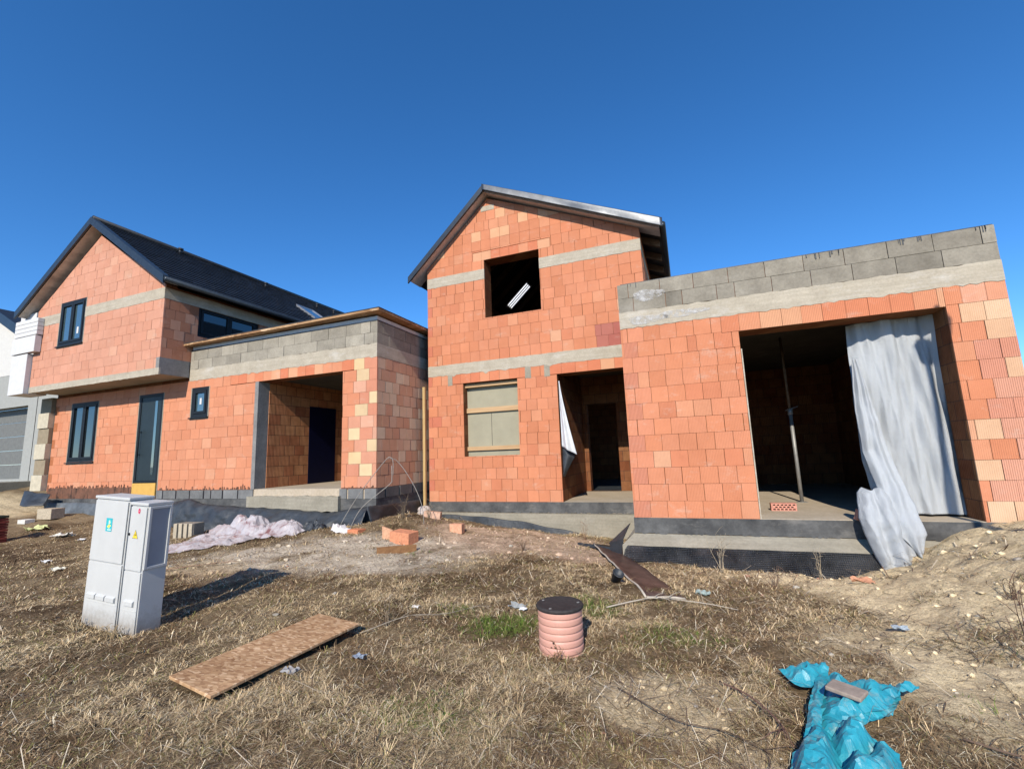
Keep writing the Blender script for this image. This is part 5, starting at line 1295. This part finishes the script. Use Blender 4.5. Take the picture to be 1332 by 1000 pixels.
# --- dead weeds and twigs one can pick out
def weed(loc, h, n, label, seed, spread=.3, col=(.20, .125, .085), name='dead_weed', r=.004):
    r_g = random.Random(seed); mb = MB(); b0 = Vector(loc)
    for k in range(n):
        a = r_g.uniform(0, 6.28); hh = h * r_g.uniform(.5, 1); lean = r_g.uniform(.05, spread)
        P = [b0 + Vector((r_g.uniform(-.02, .02), r_g.uniform(-.02, .02), -.03))]; dv = Vector((math.cos(a) * lean, math.sin(a) * lean, 1)).normalized()
        for s in range(5):
            dv = (dv + Vector((r_g.uniform(-.15, .15), r_g.uniform(-.15, .15), -.03))).normalized(); P.append(P[-1] + dv * hh / 5)
        kk = r_g.uniform(.7, 1.5); c = tuple(x * kk for x in col)
        mb.tube(P, [r * (1 - .14 * i) for i in range(6)], 5, c)
        for s in range(r_g.randint(1, 3)):
            q0 = P[r_g.randint(2, 5)]; a2 = r_g.uniform(0, 6.28); q1 = q0 + Vector((math.cos(a2), math.sin(a2), r_g.uniform(.2, 1))) * hh * r_g.uniform(.12, .3); mb.tube([q0, q0.lerp(q1, .5) + Vector((0, 0, .01)), q1], [r * .6, r * .5, r * .3], 4, c)
    o = mb.build(name, VEG, None); return tag(o, label, 'weed', 'dead weeds standing about the plot')
W_ = [((.25, 6.62), .55, 9, 'tall pale dead weed clump in front of the dimpled membrane, right of the brown board', .25, (.36, .29, .20)),
      ((1.36, 6.75), .42, 5, 'thin dry weed against the dimpled membrane left of the tarp foot', .2, (.34, .27, .18)),
      ((1.85, 3.95), .62, 3, 'tall dark reddish dead stem rising on the sandy mound at the right edge', .12, (.10, .05, .035)),
      ((-1.95, 8.6), .40, 7, 'dry twiggy weed against the pale foundation below the doorway', .55, (.26, .16, .10)),
      ((-5.35, 7.75), .55, 12, 'dark tangled dead weeds at the shaded corner of the carport', .4, (.16, .12, .08)),
      ((-5.05, 8.2), .45, 8, 'pale dry stalks near the foot of the pine post', .3, (.33, .26, .17)),
      ((-2.75, 3.75), .34, 10, 'dead brush clump behind the far end of the chipboard sheet', .8, (.20, .15, .10)),
      ((-2.55, 6.9), .26, 8, 'small dark weed tuft on the bare soil before the middle gable', .7, (.14, .09, .06)),
      ((.75, 5.95), .28, 9, 'low brown weed tuft in front of the dimpled membrane middle', .8, (.16, .10, .065)),
      ((2.25, 4.9), .24, 8, 'low dark weed tuft on the sandy mound slope', .9, (.13, .085, .055)),
      ((-9.0, 6.15), .25, 10, 'yellowish dry tuft growing through the pinkish film', .6, (.34, .26, .14))]
W_ += [((-5.62, 2.80), .22, 14, 'pale arching dry grass tuft at the foot of the wide cabinet', .9, (.42, .32, .19)),
       ((-5.12, 2.80), .20, 16, 'bushy straw tuft at the foot of the narrow cabinet', .9, (.40, .29, .16)),
       ((-1.05, 3.46), .16, 9, 'reddish brown dry tuft right in front of the pink pipe', .7, (.26, .15, .08))]
for i, ((x, y), h, n, lab, sp, c) in enumerate(W_): weed((x, y, G(x, y)), h, n, lab, 100 + i, sp, c)
def branch(pts, label, r=.011, col=(.42, .35, .26), seed=1):
    r_g = random.Random(seed); mb = MB(); P = smooth_path([(x, y, G(x, y) + dz) for x, y, dz in pts], 5); n = len(P)
    mb.tube(P, [r * (1 - .6 * i / n) for i in range(n)], 6, col)
    for k in range(6):
        i = r_g.randint(2, n - 2); q0 = P[i]; d = (P[i + 1] - P[i - 1]).normalized(); a = r_g.choice((-1, 1)) * r_g.uniform(.4, 1.0); dd = Vector((d.x * math.cos(a) - d.y * math.sin(a), d.x * math.sin(a) + d.y * math.cos(a), .1)); Ls = r_g.uniform(.1, .3)
        mb.tube([q0, q0 + dd * Ls * .5 + Vector((0, 0, .012)), q0 + dd * Ls], [r * .5, r * .4, r * .2], 5, col)
    o = mb.build('dead_branch', VEG, None); return tag(o, label, 'branch', 'dead branches lying on the plot')
branch([(-.88, 4.62, .03), (-.62, 4.82, .04), (-.42, 4.95, .04), (.0, 4.98, .04), (.3, 5.0, .02)], 'pale forked dead branch lying at the near end of the brown board', .008, (.44, .38, .30), 4)
branch([(-2.9, 3.55, .03), (-2.6, 3.85, .05), (-2.35, 4.1, .05), (-2.15, 4.5, .03)], 'grey dead branch beyond the upper end of the chipboard sheet', .005, (.30, .25, .19), 5)
branch([(-.55, 3.1, .02), (-.2, 2.9, .04), (.05, 2.85, .04), (.25, 2.72, .03)], 'dark thin branch creeping toward the teal sheet from the left', .004, (.12, .08, .055), 6)
branch([(.05, 3.35, .03), (.2, 3.15, .05), (.32, 2.95, .04), (.36, 2.8, .02)], 'reddish brown bramble stem just left of the teal sheet', .006, (.18, .10, .075), 7)
branch([(1.1, 3.0, .02), (1.3, 2.95, .04), (1.5, 2.98, .03), (1.8, 3.1, .02)], 'dark stem lying right of the teal sheet at the photo edge', .006, (.15, .10, .07), 8)
branch([(-7.6, 4.0, .02), (-7.0, 4.6, .03), (-6.3, 5.0, .03)], 'thin reddish stick lying behind the white cabinets', .008, (.26, .15, .10), 9)
# --- scraps of litter
def scrap(x, y, s, col, label, seed, cat='litter'):
    r_g = random.Random(seed); mb = MB()
    def fn(u, v): return (x + s * (u - .5) * 1.4 + s * .2 * nz(u, v, seed, 4), y + s * (v - .5) + s * .2 * nz(v, u, seed, 5), G(x, y) + .03 + s * .35 * nz(u * 1.3, v * 1.3, seed, 2.4))
    mb.grid(fn, 8, 6, col, smooth=False); o = mb.build('litter_scrap', ANY, None, solid=.002); tag(o, label, cat, 'scraps of litter in the grass')
for i, a in enumerate([(-11.9, 5.85, .10, (.72, .70, .66), 'round white scrap in the grass left of the wide cabinet'),
          (-14.4, 6.2, .32, (.62, .64, .30), 'pale yellow scrap in the grass at the far left'),
          (-12.7, 5.9, .28, (.62, .57, .48), 'long beige paper scrap at the far left near the tile stack'),
          (-9.3, 4.3, .13, (.66, .62, .50), 'yellowish white scrap in the grass in front of the wide cabinet'),
          (-10.3, 4.6, .10, (.70, .69, .66), 'small white scrap near the left edge of the grass'),
          (-1.72, 4.45, .12, (.30, .31, .30), 'crumpled clear film scrap left of the pink pipe'),
          (-1.62, 4.32, .05, (.74, .73, .71), 'tiny bright white scrap beside the clear film scrap'),
          (-2.75, 4.2, .06, (.66, .62, .56), 'white lump in the grass between chipboard and pink pipe'),
          (.0, 5.35, .10, (.30, .36, .32), 'greenish clear plastic scrap in the grass right of the brown board'),
          (-2.5, 3.05, .07, (.27, .31, .36), 'bluish plastic scrap in the grass right of the chipboard sheet'),
          (-2.85, 2.72, .08, (.30, .285, .27), 'grey crumpled scrap below the front edge of the chipboard'),
          (1.35, 4.4, .07, (.34, .38, .40), 'pale blue scrap half buried on the sandy mound'),
          (1.55, 5.9, .14, (.58, .28, .16), 'orange clay flake on the soil below the tarp foot')]): scrap(*a, seed=200 + i)
